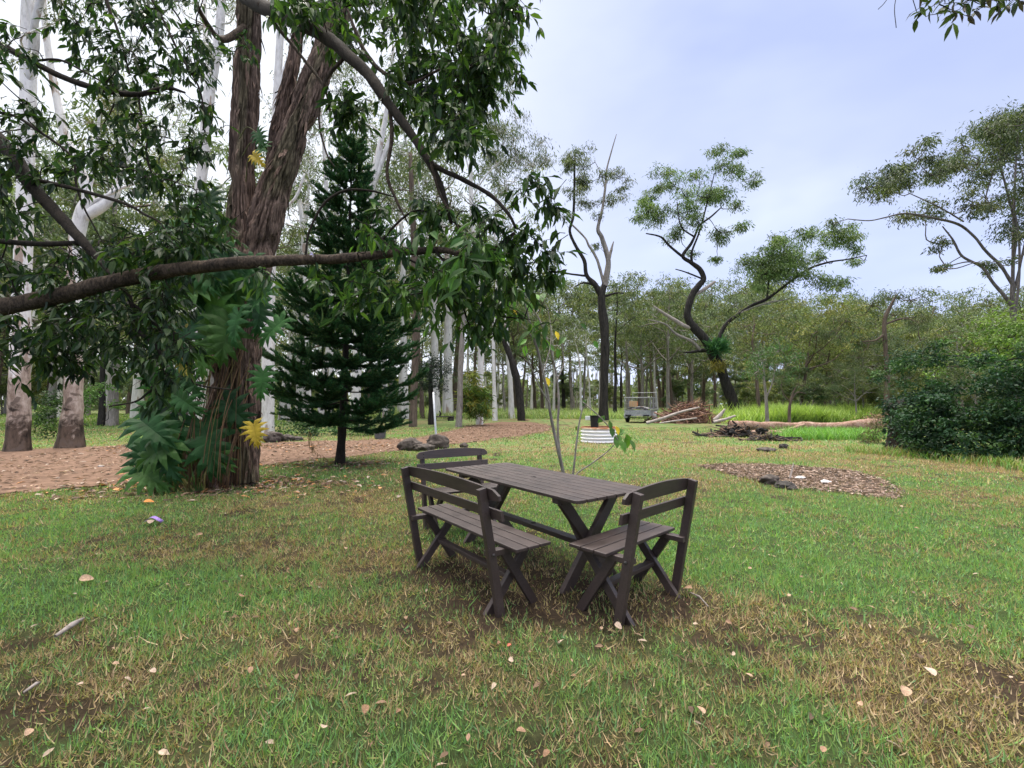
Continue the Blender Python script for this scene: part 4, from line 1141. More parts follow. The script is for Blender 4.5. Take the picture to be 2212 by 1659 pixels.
def mask(poly_list, N, Y, seed, r=(24, 46)):
    """random clump centres inside photo regions [(x0, y0, x1, y1, count, depth lo, hi)]"""
    r_ = np.random.default_rng(seed); out = []
    for (x0, y0, x1, y1, n, d0, d1) in poly_list:
        for k in range(n): out.append((r_.uniform(x0, x1), r_.uniform(y0, y1), r_.uniform(*r), r_.uniform(d0, d1)))
    return out


# leaves of the arching limb: top centre and the spray hanging at its tip
cl = mask([(620, -60, 800, 40, 12, 3.4, 4.6), (800, -60, 960, 90, 20, 3.2, 4.8), (940, -60, 1100, 130, 24, 3.0, 4.8), (860, 90, 1060, 200, 20, 3.1, 4.2), (1050, 20, 1115, 200, 10, 3.4, 4.6), (880, 190, 1010, 270, 11, 3.0, 3.8), (960, 190, 1060, 300, 9, 3.1, 4.0),
           (730, 190, 790, 250, 4, 3.4, 3.7), (700, 60, 800, 110, 4, 3.8, 4.4), (950, 260, 1000, 320, 3, 3.0, 3.4), (1080, -40, 1150, 10, 3, 3.5, 4)], 0, 0, 3)
cl += [(1150, 390, 34, 3.0), (1185, 405, 30, 3.0), (1200, 440, 26, 3.0), (1130, 425, 22, 3.0), (1150, 500, 26, 3.0), (1185, 535, 34, 3.0), (1165, 570, 30, 3.0), (1130, 545, 32, 3.0), (1190, 590, 22, 3.0), (1110, 590, 30, 3.0), (1060, 470, 20, 3.0), (930, 440, 20, 3.1), (1020, 450, 18, 3.05)]
mw, ml = MB(), MB()
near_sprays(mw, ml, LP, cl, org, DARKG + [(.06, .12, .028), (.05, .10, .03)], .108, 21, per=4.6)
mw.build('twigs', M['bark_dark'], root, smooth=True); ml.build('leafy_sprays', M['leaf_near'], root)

# --- the leaning-over tree whose trunk stands just left of the picture
so_ = np.array([-5.6, 3.6, 0.0])
root2 = empty('shade_tree', so_); tag(root2, 'dark leafy tree reaching in from the left with a long level limb', 'tree')
mb = MB(); P2, R2 = smooth(np.array([(-5.6, 3.6, -.05), (-5.65, 3.65, .9), (-5.55, 3.7, 1.9), (-5.6, 3.75, 2.9), (-5.75, 3.9, 4.2), (-5.6, 4.1, 5.6), (-5.5, 4.2, 7.0)]), np.array([.33, .27, .25, .23, .19, .14, .07]), 8)
mb.tube(P2 - so_, R2, 20, wob=.3, seed=4); mb.build('trunk', M['bark_limb'], root2, smooth=True)
SWD = list(P2[len(P2) // 3:])
def sl(pts, Y, seed, n=12, mat='bark_dark'): 
    global SWD
    SWD += limb_part(pts, Y, mat, 'limb', n, .35, seed, so_, root2)
sl([(-420, 760, 46, 3.68), (-200, 715, 42, 3.6), (-60, 684, 39, 3.5), (0, 666, 37, 3.5), (100, 645, 35, 3.45), (200, 620, 33, 3.4), (300, 596, 31, 3.4), (400, 580, 28, 3.35), (500, 570, 26, 3.3), (600, 563, 24, 3.3), (700, 560, 22, 3.25), (800, 553, 20, 3.2), (860, 546, 17, 3.2), (950, 540, 14, 3.15), (1000, 549, 12, 3.1), (1060, 541, 11, 3.1), (1112, 505, 8, 3.05)], 3.4, 11, 22, 'bark_limb')
sl([(-440, -60, 52, 3.9), (-200, 130, 46, 3.8), (0, 305, 38, 3.7), (60, 392, 35, 3.65), (125, 462, 30, 3.6), (178, 522, 23, 3.55), (220, 568, 15, 3.55), (265, 622, 12, 3.5), (284, 655, 11, 3.5), (298, 712, 10, 3.45), (338, 748, 8, 3.4), (351, 785, 7, 3.4), (348, 818, 6, 3.4), (318, 850, 5, 3.35), (290, 868, 4, 3.3), (236, 878, 3, 3.3)], 3.6, 12, 16)
sl([(284, 654, 7), (327, 690, 7), (357, 726, 6), (394, 768, 6), (410, 800, 5), (424, 830, 4), (500, 842, 3)], 3.5, 13, 8)
sl([(-60, 520, 12), (0, 521, 12), (80, 527, 12), (176, 525, 12)], 3.6, 14, 8)
sl([(-300, 0, 26, 3.9), (-100, 60, 18, 3.9), (0, 97, 15, 3.9), (66, 132, 14, 3.9), (149, 172, 13, 3.9), (231, 196, 12, 3.9), (300, 204, 11, 3.9), (357, 190, 9, 3.9), (400, 200, 4, 3.9)], 3.9, 15, 10)
sl([(70, 132, 5), (130, 130, 5), (190, 160, 4), (260, 200, 3)], 3.9, 16, 7)
sl([(-20, 240, 7), (33, 251, 7), (76, 278, 7), (132, 317, 6), (159, 347, 6), (165, 400, 6), (180, 445, 5), (198, 480, 4), (220, 520, 3)], 3.8, 17, 8)
sl([(66, 387, 9, 3.65), (99, 393, 9, 3.6), (169, 410, 8, 3.6), (271, 440, 7, 3.5), (310, 462, 6, 3.5), (347, 483, 4, 3.5), (380, 540, 3, 3.5)], 3.6, 18, 8)
sl([(298, 203, 7), (306, 250, 6), (320, 290, 6), (316, 330, 5), (330, 380, 4), (350, 420, 3)], 3.9, 19, 8)
sl([(-200, -80, 20), (60, -60, 14), (200, -40, 10), (240, 30, 8), (262, 90, 6), (280, 160, 4)], 4.2, 20, 8)
sl([(200, -40, 8), (300, -30, 8), (345, 30, 7), (385, 110, 6), (430, 190, 5), (440, 250, 3)], 4.2, 21, 8)
sl([(660, 553, 5), (668, 500, 5), (700, 440, 6), (745, 412, 6), (800, 412, 5), (850, 425, 3)], 3.25, 22, 8)
sl([(800, 553, 6), (850, 490, 6), (900, 455, 5), (960, 470, 4), (1010, 500, 3)], 3.2, 23, 8)
sl([(940, 541, 6), (985, 600, 6), (1000, 660, 5), (1012, 700, 4)], 3.15, 24, 8)
sl([(860, 548, 5), (930, 590, 5), (950, 650, 4)], 3.2, 25, 7)
cl = mask([(-60, 120, 110, 330, 11, 3.3, 4.4), (-60, 330, 90, 520, 8, 3.3, 4.3), (130, -40, 330, 60, 11, 3.8, 4.8), (200, 60, 330, 190, 12, 3.6, 4.6), (320, -40, 450, 110, 9, 3.8, 4.8), (330, 110, 460, 260, 11, 3.5, 4.6), (300, 260, 460, 420, 12, 3.4, 4.4), (150, 200, 300, 330, 6, 3.6, 4.3), (90, 330, 260, 480, 6, 3.5, 4.4),
           (-60, 520, 200, 620, 20, 3.2, 4.2), (160, 470, 430, 600, 20, 3.3, 4.3), (-40, 660, 150, 760, 8, 3.3, 4.1), (120, 640, 330, 800, 27, 3.2, 4.2), (60, 690, 200, 770, 4, 3.3, 4.1), (330, 600, 430, 720, 9, 3.3, 4.0), (380, 420, 480, 520, 6, 3.4, 4.2), (40, 60, 110, 110, 2, 3.7, 4), (480, 90, 540, 150, 2, 5, 6), (300, 720, 420, 840, 5, 3.3, 3.8)], 0, 0, 7)
cl2 = mask([(790, 470, 960, 560, 9, 2.9, 3.4), (940, 480, 1080, 600, 14, 2.7, 3.3), (830, 570, 1010, 650, 11, 2.9, 3.5), (980, 570, 1140, 670, 11, 2.9, 3.5), (1000, 660, 1040, 720, 4, 3.0, 3.2), (760, 440, 960, 500, 6, 3.0, 3.4), (660, 570, 720, 640, 3, 3.1, 3.3), (700, 570, 830, 660, 5, 3.1, 3.4), (1060, 640, 1160, 700, 4, 3.0, 3.4), (560, 590, 600, 640, 2, 3.2, 3.3), (1080, 480, 1130, 540, 4, 3, 3.2)], 0, 0, 9, (20, 42)); cl += cl2; NC2 = len(cl2)
mw, ml = MB(), MB()
nb_ = len(cl) - NC2
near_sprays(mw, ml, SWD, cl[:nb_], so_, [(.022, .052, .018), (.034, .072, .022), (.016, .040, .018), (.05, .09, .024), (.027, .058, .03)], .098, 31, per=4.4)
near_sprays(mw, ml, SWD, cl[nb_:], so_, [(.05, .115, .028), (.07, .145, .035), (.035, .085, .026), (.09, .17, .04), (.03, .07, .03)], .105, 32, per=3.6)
# a few long leaves close to the camera at the end of the level limb
for (px, py, Yq, n_) in [(1000, 520, 2.6, 9), (970, 570, 2.5, 7), (1010, 590, 2.6, 8), (920, 500, 2.7, 5), (1040, 540, 2.7, 6)]:
    c = W(px, py, Yq); d = unit(n_) * (1, .6, .6) + (0, 0, -.6)
    ml.leaves(c + rng.normal(0, .05, (n_, 3)) - so_, d, unit(n_) + (0, -.6, .8), rng.uniform(.12, .17, n_), rng.uniform(.04, .06, n_), palette([(.05, .12, .035), (.07, .16, .04), (.035, .085, .03)], n_), T_NEAR)
mw.build('twigs', M['bark_dark'], root2, smooth=True); ml.build('leafy_sprays', M['leaf_near'], root2)
mb = MB(); c = W(677, 549, 3.2); mb.leaves(np.tile(c, (4, 1)), unit(4) + (0, 0, .6), unit(4), .03, .014, palette([(.55, .5, .85)], 4), T_NEAR)
tag(mb.build('blossom', M['dry'], origin=c), 'tiny mauve blossom caught on the long level limb', 'flower')

# --- branch hanging in at the upper right, from a tree outside the picture
so3 = np.array([4.9, 1.6, 0.0]); root3 = empty('overhanging_tree', so3); tag(root3, 'tree outside the frame whose leafy branch tips hang at the upper right', 'tree')
mb = MB(); P2, R2 = smooth(np.array([(4.9, 1.6, -.05), (4.95, 1.65, 1.6), (4.85, 1.8, 3.2), (4.6, 2.2, 4.6), (4.3, 2.5, 5.6)]), np.array([.2, .17, .14, .1, .05]), 8); mb.tube(P2 - so3, R2, 14, wob=.25); mb.build('trunk', M['bark_brown'], root3, smooth=True)
OP = limb_part([(2480, -330, 24, 2.6), (2300, -130, 16, 2.9), (2180, -50, 10, 3.0), (2080, -25, 7, 3.0), (2010, -15, 4, 3.0)], 3, 'bark_dark', 'limb', 8, .2, 3, so3, root3)
mw, ml = MB(), MB()
near_sprays(mw, ml, OP, [(2000, 0, 18, 3.0), (2030, 10, 18, 3.0), (2060, 20, 18, 3.0), (2090, 0, 20, 3.0), (2120, 10, 18, 3.0), (2150, -5, 20, 3.0), (2180, 0, 18, 3.0), (2100, -30, 24, 3.0), (2170, -40, 26, 3.0), (2040, -30, 20, 3.0), (2230, -30, 20, 3)], so3, [(.03, .05, .02), (.05, .08, .025), (.04, .035, .03)], .10, 5, 9, 3)
for pts in ([(1950, -60, 4), (1933, 10, 3), (1936, 60, 1.5)], [(1950, -60, 3), (1915, 0, 2), (1897, 20, 1.2)], [(1960, -40, 2), (1980, 25, 1.2)]):
    P, R = to_world(pts, 3.0); P, R = smooth(P, np.maximum(R * .6, .0015), 5); mw.tube(P - so3, R, 5)
P, R = to_world([(2080, -25, 5), (2010, -50, 4), (1950, -60, 4)], 3.0); mw.tube(P - so3, R, 6)
mw.build('twigs', M['bark_dark'], root3, smooth=True); ml.build('leafy_sprays', M['leaf_near'], root3)

# --- philodendron on the bark tree
pg = G(400, 1050); pr = empty('climbing_philodendron', pg.tolist()); tag(pr, 'climbing plant with big deeply lobed leaves on the shaggy trunk', 'climbing plant')


def lobed(nl=6):
    """one big leaf: pointed lobes fanning from the midrib, cut deep, folded and drooping; y from stalk to tip"""
    V, T, Q = [], [], []
    ys_ = np.linspace(-.06, .74, nl + 1)
    th = np.radians(np.linspace(-42, 62, nl)); ln = np.array([.50, .58, .56, .50, .42, .33])
    hw = np.array([.075, .075, .072, .066, .058, .05])
    for sgn in (-1, 1):
        S_ = []
        for k in range(nl + 1):
            a = th[0] - .35 if k == 0 else (th[-1] + .12 if k == nl else (th[k - 1] + th[k]) / 2)
            l = (ln[0] if k == 0 else ln[-1] if k == nl else (ln[k - 1] + ln[k]) / 2) * .34
            S_.append((sgn * l * math.cos(a), ys_[k] + l * math.sin(a), .035))
        for k in range(nl):
            y1 = (ys_[k] + ys_[k + 1]) / 2; d = np.array([sgn * math.cos(th[k]), math.sin(th[k]), 0]); n_ = np.array([-d[1], d[0], 0]) * sgn
            r = np.array([0, y1, 0]); b = len(V)
            m = r + d * ln[k] * .60; tip = r + d * ln[k] + n_ * .02
            V += [(0, ys_[k], 0), S_[k], tuple(m - n_ * hw[k] + (0, 0, .05)), tuple(tip + (0, 0, .0)), tuple(m + n_ * hw[k] + (0, 0, .05)), S_[k + 1], (0, ys_[k + 1], 0), tuple(r + d * ln[k] * .5 + (0, 0, .075))]
            Q += [(b, b + 1, b + 7, b + 6), (b + 6, b + 7, b + 5, b + 5)][:1]
            T += [(b + 6, b + 7, b + 5), (b + 1, b + 2, b + 7), (b + 7, b + 4, b + 5), (b + 2, b + 3, b + 7), (b + 7, b + 3, b + 4)]
        b = len(V); V += [(0, ys_[-1], 0), S_[-1], (sgn * .07, .86, .03), (0, 1.02, -.02)]; Q.append((b, b + 1, b + 2, b + 3))
    V = np.array(V, float); V[:, 2] -= .30 * np.maximum(V[:, 1], 0) ** 2 + .18 * V[:, 0] ** 2
    return V, [T, Q]


T_LOBE = lobed()
ml, ms_, my = MB(), MB(), MB()
PHG = [(.024, .080, .024), (.034, .10, .028), (.017, .058, .020), (.055, .13, .030)]
def phil(px, py, Lpx, Y, az=None, tilt=None, mbx=None, pal=PHG):
    c = W(px, py, Y); L = Lpx / F * Y
    a = rng.uniform(-1.25, 1.25) if az is None else az
    L *= 1.12
    d = np.array([math.sin(a), -.35, -math.cos(a)]); nr = np.array([rng.normal(0, .55), -1.0, .5 + rng.normal(0, .45)])
    st = c - d * L * .45
    (mbx or ml).leaves((st - pg)[None], d[None], nr[None], np.array([L]), np.array([L * rng.uniform(.88, 1.1)]), palette(pal, 1, .15), T_LOBE)
    b = np.array([st[0] * .55 + .45 * W(470 if py < 700 else 440, py + 10, YB)[0], YB - .25, st[2] + rng.uniform(-.25, .1)])
    P, R = smooth(np.array([b, (b + st) / 2 + (0, -.05, .12), st]), np.array([.009, .007, .005]), 5); ms_.tube(P - pg, R, 5, (.5, .75, .35))
for q in [(425, 632, 88), (500, 615, 92), (468, 655, 96), (510, 640, 84), (548, 650, 78), (478, 735, 92), (440, 700, 84), (555, 690, 70), (395, 630, 80), (410, 560, 84), (440, 545, 80), (385, 580, 70), (450, 500, 70), (410, 525, 76), (585, 715, 66), (370, 700, 76), (395, 740, 80), (345, 665, 70), (430, 770, 70), (365, 770, 70), (500, 705, 70), (560, 615, 60), (530, 590, 60), (440, 595, 80),
          (410, 870, 70), (350, 880, 84), (330, 930, 90), (365, 925, 84), (320, 980, 80), (345, 1000, 100), (315, 1005, 70), (330, 1025, 84), (370, 960, 70), (455, 965, 112), (505, 895, 80), (475, 990, 70), (420, 830, 56), (565, 830, 56), (385, 830, 66), (340, 840, 64), (330, 900, 60), (300, 985, 60), (360, 1010, 70), (390, 905, 60), (555, 330, 46), (560, 300, 40), (465, 470, 50), (400, 480, 60), (375, 520, 60), (420, 470, 66), (450, 440, 60), (470, 530, 66), (400, 520, 70), (430, 580, 76), (375, 610, 70), (455, 565, 70), (360, 560, 60), (480, 590, 70), (350, 640, 60), (415, 600, 80)]:
    phil(q[0] + rng.normal(0, 4), q[1] + rng.normal(0, 4), q[2], YB - rng.uniform(.75, 1.15) if q[1] > 400 else YB - .55)
for q in [(392, 715, 50), (400, 760, 40), (551, 940, 44), (395, 790, 44), (556, 345, 34)]:
    phil(q[0], q[1], q[2], YB - 1.0, None, None, my, [(.34, .25, .03), (.26, .22, .05)])
# aerial roots and dead strands down the trunk
for k in range(60):
    px = rng.uniform(395, 520); y0 = rng.uniform(600, 900); x1 = px + rng.normal(-10, 16)
    P, R = to_world([(px, y0, 2), ((px + x1) / 2 + rng.normal(0, 5), (y0 + 1040) / 2, 2.2), (x1 - 8, 1050 + rng.uniform(-6, 8), 2.4)], YB - rng.uniform(.50, .95)); P[0, 1] = YB - .48; P[2, 2] = max(0, P[2, 2])
    P, R = smooth(P, R * rng.uniform(.5, 1.3), 5); ms_.tube(P - pg, R, 4, np.array([(1.0, .75, .55), (.6, .45, .35), (.75, .8, .4)][k % 3]) * rng.uniform(.5, 1.1))
for k in range(60):
    b = W(rng.uniform(330, 450), 1050, YB - .7); b[2] = 0; a = rng.uniform(-1, 1)
    ml.leaves((b - pg)[None], np.array([[a * .5, -.35, rng.uniform(.4, 1)]]), np.array([[.2, -1, .6]]), np.array([rng.uniform(.25, .7)]), np.array([.03]), palette([(.14, .2, .06), (.3, .26, .12), (.1, .2, .07)], 1), (np.array([(-.5, 0, 0), (.5, 0, 0), (-.4, .5, .0), (.4, .5, .0), (0, 1, -.35)], float), [[(0, 1, 3, 2)], [(2, 3, 4)]]))
ml.build('lobed_leaves', M['leaf_phil'], pr); my.build('yellow_leaves', M['leaf_phil'], pr); ms_.build('stems', plain('vine_stem', (.17, .125, .085), .8, vcol=True, var=.3), pr, smooth=True)

# --- Norfolk pine
np_ = G(735, 1003); nr_ = empty('norfolk_pine', np_.tolist()); tag(nr_, 'young dark green tiered pine beside the path', 'pine tree')
YN = np_[1]; HT = W(765, 285, YN)[2]
lean = W(765, 285, YN)[0] - np_[0]
def trk(z): u = np.maximum(np.asarray(z, float), 0) / HT; return np.stack([lean * u ** 1.1, .06 * np.sin(u * 5), np.asarray(z, float)], -1)
zz = np.linspace(-.05, HT, 40)
mb = MB(); mb.tube(trk(np.maximum(zz, -.05)), np.interp(zz, [0, .5, 1.5, HT], [.115, .095, .075, .010]), 14, wob=.5, seed=3); mb.build('trunk', M['bark_dark'], nr_, smooth=True)
mw, ml = MB(), MB()
NG = [(.020, .070, .030), (.030, .092, .036), (.016, .054, .028), (.046, .12, .040), (.07, .11, .04)]
NGT = [(.03, .10, .04), (.04, .12, .045)]


def needles(path, rad, dens, ln, pal):
    seg = np.linalg.norm(np.diff(path, axis=0), axis=1); cum = np.r_[0, np.cumsum(seg)]; n = max(6, int(cum[-1] * dens))
    t_ = rng.random(n) * cum[-1]; i = np.clip(np.searchsorted(cum, t_) - 1, 0, len(seg) - 1); f_ = ((t_ - cum[i]) / seg[i])[:, None]
    pos = path[i] * (1 - f_) + path[i + 1] * f_; tan = (path[i + 1] - path[i]) / seg[i][:, None]
    d = tan * .85 + unit(n) * .75 + (0, 0, .25)
    ml.leaves(pos, d, unit(n), ln * rng.uniform(.6, 1.2, n), .015, palette(pal, n, .18), T_FAR)


whorls = list(np.concatenate([np.linspace(1.0, 4.2, 8), np.linspace(4.65, HT - .35, 9)]))
for wi, z in enumerate(whorls):
    u = (z - .9) / (HT - .9)
    Lb = np.interp(z, [.9, 1.3, 2.2, 3.3, 4.35, 5.4, 6.5, HT], [1.35, 1.6, 1.75, 1.6, 1.2, .78, .48, .10]) * (.93 + .07 * math.sin(wi * 2.3))
    nb = 8 if z < 3.5 else 6
    a0 = rng.uniform(0, 6.28)
    for k in range(nb):
        a = a0 + 2 * np.pi * k / nb + rng.normal(0, .13); L_ = Lb * rng.uniform(.72, 1.12)
        dr = np.array([math.cos(a), math.sin(a), 0]); zj = z + rng.normal(0, .09)
        t_ = np.linspace(0, 1, 12)[:, None]
        rise = np.interp(u, [0, .35, 1], [-.06, .08, .30]) + rng.normal(0, .06)
        path = trk(zj) + dr * L_ * t_ + np.array([0, 0, 1]) * L_ * (rise * t_ + (.10 - .02 * u) * t_ ** 3 - .05 * np.sin(t_ * np.pi))
        mw.tube(path, np.linspace(.020 * (1 - .6 * u), .005, 12), 5)
        needles(path[2:], 0, 330, .055, NG)
        nsb = int(20 * L_ + 5)
        for q in range(nsb):
            tq = rng.uniform(.18 if L_ > .6 else .1, 1.0); i = min(int(tq * 11), 10)
            p0 = path[i] + (path[i + 1] - path[i]) * (tq * 11 - i); tan = path[i + 1] - path[i]; tan /= np.linalg.norm(tan)
            sgn = 1 if q % 2 else -1; sdv = np.cross(tan, (0, 0, 1)) * sgn; sdv /= np.linalg.norm(sdv)
            ls = (.14 + .34 * (1 - abs(tq - .55))) * (.45 + .55 * min(1, L_ / 1.2)) * rng.uniform(.85, 1.35)
            s_ = np.linspace(0, 1, 5)[:, None]
            sub = p0 + (tan * .75 + sdv * rng.uniform(.35, .85)) * ls * s_ + np.array([0, 0, 1]) * ls * (rng.uniform(-.25, .2) * s_ + rng.uniform(.0, .45) * s_ ** 2)
            mw.tube(sub, np.linspace(.005, .002, 5), 3)
            needles(sub, 0, 400, .072, NGT if rng.random() < .2 else NG)
needles(trk(np.linspace(1.4, HT + .02, 20)), 0, 90, .05, NG)
mw.build('branches', M['bark_dark'], nr_, smooth=True); ml.build('needle_foliage', M['needle'], nr_)
mb = MB(); P, R = to_world([(668, 930, 4), (672, 960, 7), (690, 980, 7), (722, 1000, 4)], YN - .2); P, R = smooth(P, R, 6)
for k in range(90):
    i = rng.integers(0, len(P)); mb.leaves((P[i] + rng.normal(0, .015, 3) - np_)[None], (unit(1) * .4 + (.2, 0, -1)), unit(1), np.array([rng.uniform(.08, .2)]), np.array([.012]), palette([(.22, .15, .07), (.3, .22, .1)], 1), T_FAR)
mb.build('dead_frond', M['dry'], nr_)

# --- white gums at the left
tree('white_gum', 'thickest white gum at the far left with burnt black foot', 'tree',
     [[(38, 980, 68), (40, 940, 59), (42, 850, 54), (45, 700, 48), (52, 500, 44), (58, 300, 42), (62, 100, 40), (65, -150, 36)], [(62, 190, 20), (88, 120, 19), (115, 70, 17), (165, -15, 15), (230, -110, 10)], [(72, 150, 16), (90, 80, 19), (84, 0, 18), (80, -110, 14)]],
     13.2, [(60, -60, 60), (150, -60, 60), (0, 20, 50), (210, -40, 40), (20, 120, 30), (140, 190, 26), (250, 60, 26), (215, 120, 24)], 'bark_gum', GUM, 240, .17, .035, 1.5, n=24, wob=.18, limb_mat=['', 'bark_pale', 'bark_pale'], seed=3)
tree('white_gum', 'forked white gum second from the left with charred flaring base', 'tree',
     [[(150, 968, 74), (153, 930, 56), (157, 880, 47), (159, 800, 42), (158, 650, 39), (165, 520, 37), (178, 460, 36), (190, 425, 30), (178, 380, 24), (158, 330, 22), (140, 290, 22), (122, 210, 20), (106, 120, 18), (96, 40, 16), (90, -80, 12)],
      [(178, 470, 26), (212, 440, 26), (230, 405, 24), (228, 370, 21), (236, 320, 17), (245, 265, 13), (255, 200, 9)], [(192, 410, 11), (206, 350, 11), (210, 290, 9), (216, 230, 5)], [(195, 440, 9), (250, 400, 7), (300, 372, 6), (345, 345, 4)]],
     14.2, [(120, -20, 50), (250, 190, 28), (270, 240, 30), (215, 240, 26), (345, 330, 24), (300, 300, 28), (190, 260, 26), (160, 180, 30), (240, 330, 22), (330, 390, 24), (150, 240, 20)], 'bark_gum', GUMY, 220, .17, .035, 1.6, n=22, wob=.22, seed=4)
tree('white_gum', 'pale gum with a high V fork just left of the shaggy trunk', 'tree',
     [[(424, 930, 32), (425, 800, 28), (427, 600, 26), (431, 430, 25), (440, 340, 26), (452, 200, 27), (463, 140, 24), (474, 70, 22), (482, -40, 18)], [(452, 205, 20), (440, 120, 15), (424, 40, 13), (410, -60, 10)]],
     20, [(430, -30, 60), (500, -30, 60), (380, 30, 50), (560, 60, 40), (400, 240, 26), (360, 300, 30), (330, 360, 30), (390, 420, 28)], 'bark_pale', GUM, 240, .2, .04, 2, n=16, wob=.14, seed=5)
tree('white_gum', 'smooth white gum standing right behind the shaggy trunk', 'tree',
     [[(577, 945, 34), (578, 900, 30), (579, 800, 29), (582, 600, 27), (588, 480, 25), (594, 330, 22), (600, 180, 19), (606, 60, 16), (612, -80, 12)], [(600, 200, 9), (625, 120, 8), (660, 60, 6)], [(590, 470, 7), (640, 430, 6), (662, 380, 4)]],
     19.5, [(600, -20, 60), (680, 20, 50), (690, 90, 40), (650, 380, 30), (620, 90, 34), (730, 50, 36), (660, 330, 26)], 'bark_pale', GUM, 240, .2, .04, 2, n=16, wob=.14, seed=6)
tree('white_gum', 'slim white gum leaning right behind the tiered pine', 'tree',
     [[(766, 908, 24), (770, 820, 22), (777, 680, 20), (785, 560, 19), (796, 450, 18), (812, 360, 16), (830, 270, 11), (842, 190, 9), (850, 100, 7)], [(806, 400, 12), (830, 330, 12), (850, 270, 10), (872, 210, 7), (890, 140, 5)], [(826, 290, 4), (790, 265, 3), (750, 290, 2)], [(790, 500, 8), (840, 455, 6), (900, 440, 4)]],
     27, [(850, 90, 40), (900, 130, 36), (815, 150, 34), (885, 210, 28), (840, 240, 22), (905, 300, 26), (870, 330, 22), (930, 60, 40), (780, 200, 26), (910, 450, 26), (760, 150, 30), (730, 240, 24)], 'bark_pale', GUM, 260, .25, .05, 2.5, n=12, wob=.12, seed=7)
for k, (pts, lb, cl_, Y_) in enumerate([
        ([(668, 905, 13), (664, 760, 12), (660, 600, 11), (652, 470, 11), (638, 400, 10), (624, 340, 9), (612, 280, 8), (608, 200, 6)], 'slender crooked pale gum left of the pine', [(610, 260, 30), (650, 250, 34), (690, 230, 30), (640, 190, 34), (680, 300, 30), (620, 420, 26), (690, 380, 28), (700, 430, 22), (650, 320, 24), (600, 350, 24)], 32),
        ([(712, 905, 12), (716, 740, 11), (712, 560, 10), (706, 440, 9), (700, 320, 8), (690, 210, 6), (700, 120, 4)], 'thin straight pale gum right of the pine stem', [(700, 130, 36), (660, 160, 30), (730, 180, 28), (700, 240, 30), (740, 330, 22), (670, 420, 24), (740, 120, 28), (720, 280, 24)], 34),
        ([(622, 915, 10), (626, 780, 9), (632, 660, 9), (648, 560, 8), (662, 470, 7), (668, 390, 5)], 'thin leaning gum between shaggy trunk and pine', [(665, 380, 26), (640, 440, 26), (690, 470, 24), (630, 500, 24), (655, 540, 24), (690, 540, 22), (610, 560, 22), (640, 600, 24)], 36)]):
    tree('white_gum', lb, 'tree', [pts], Y_, cl_, 'bark_pale', GUM, 230, .27, .055, 3, n=9, wob=.1, seed=20 + k)

# --- the middle distance
tree('ironbark_tree', 'straight reddish brown trunk just right of the pine', 'tree', [[(892, 926, 20), (893, 880, 17), (896, 800, 16), (897, 700, 15), (895, 560, 14), (890, 430, 12), (886, 330, 8)]], 27, [(890, 330, 34), (930, 380, 38), (860, 400, 34), (950, 440, 36), (920, 480, 30), (960, 350, 30), (985, 400, 24), (870, 460, 28), (900, 300, 26), (980, 460, 26), (940, 520, 26), (1000, 480, 20)], 'bark_brown', GUM, 300, .25, .06, 2, seed=31, wob=.15)
tree('white_gum', 'tall slim white gum with wispy crown rising beside the open sky', 'tree', [[(1036, 920, 17), (1036, 860, 14), (1039, 760, 13), (1036, 640, 11), (1026, 540, 10), (1019, 460, 9), (1017, 350, 8), (1022, 260, 6), (1040, 180, 4)], [(1018, 430, 4), (1050, 385, 3), (1090, 350, 2.4)], [(1017, 380, 4), (1002, 320, 3), (1000, 260, 2)]],
     30, [(1040, 175, 34), (1070, 200, 36), (1100, 190, 30), (1115, 215, 24), (1050, 250, 34), (1080, 270, 36), (1060, 310, 30), (1010, 250, 26), (1000, 210, 26), (1090, 300, 20), (1070, 350, 34), (1095, 370, 30), (1120, 360, 34), (1150, 355, 36), (1180, 350, 26), (1110, 330, 26), (1040, 340, 18), (1165, 330, 20), (1005, 310, 22), (1050, 210, 26), (1130, 160, 20), (1100, 160, 22), (1090, 400, 20)], 'bark_pale', GUM, 330, .26, .05, 2.2, n=10, wob=.12, seed=32, droop=1.3)
tree('gum_tree', 'slightly leaning grey trunk between pine and white gum', 'tree', [[(990, 924, 16), (993, 880, 13), (995, 800, 12), (999, 720, 11), (1004, 640, 9), (1010, 560, 6)]], 27, [(1010, 560, 34), (970, 600, 30), (1040, 590, 30), (1000, 620, 26), (1050, 640, 22)], 'bark_grey', GUM, 240, .24, .05, 2, seed=33)
tree('burnt_stump', 'leaning burnt black trunk snapped off at the top', 'burnt tree', [[(1127, 909, 19), (1124, 870, 17), (1117, 825, 16), (1107, 785, 14), (1095, 752, 12), (1086, 733, 8)], [(1097, 756, 6), (1092, 735, 5), (1094, 712, 2)]], 37, [], 'bark_burnt', seed=34, wob=.3)
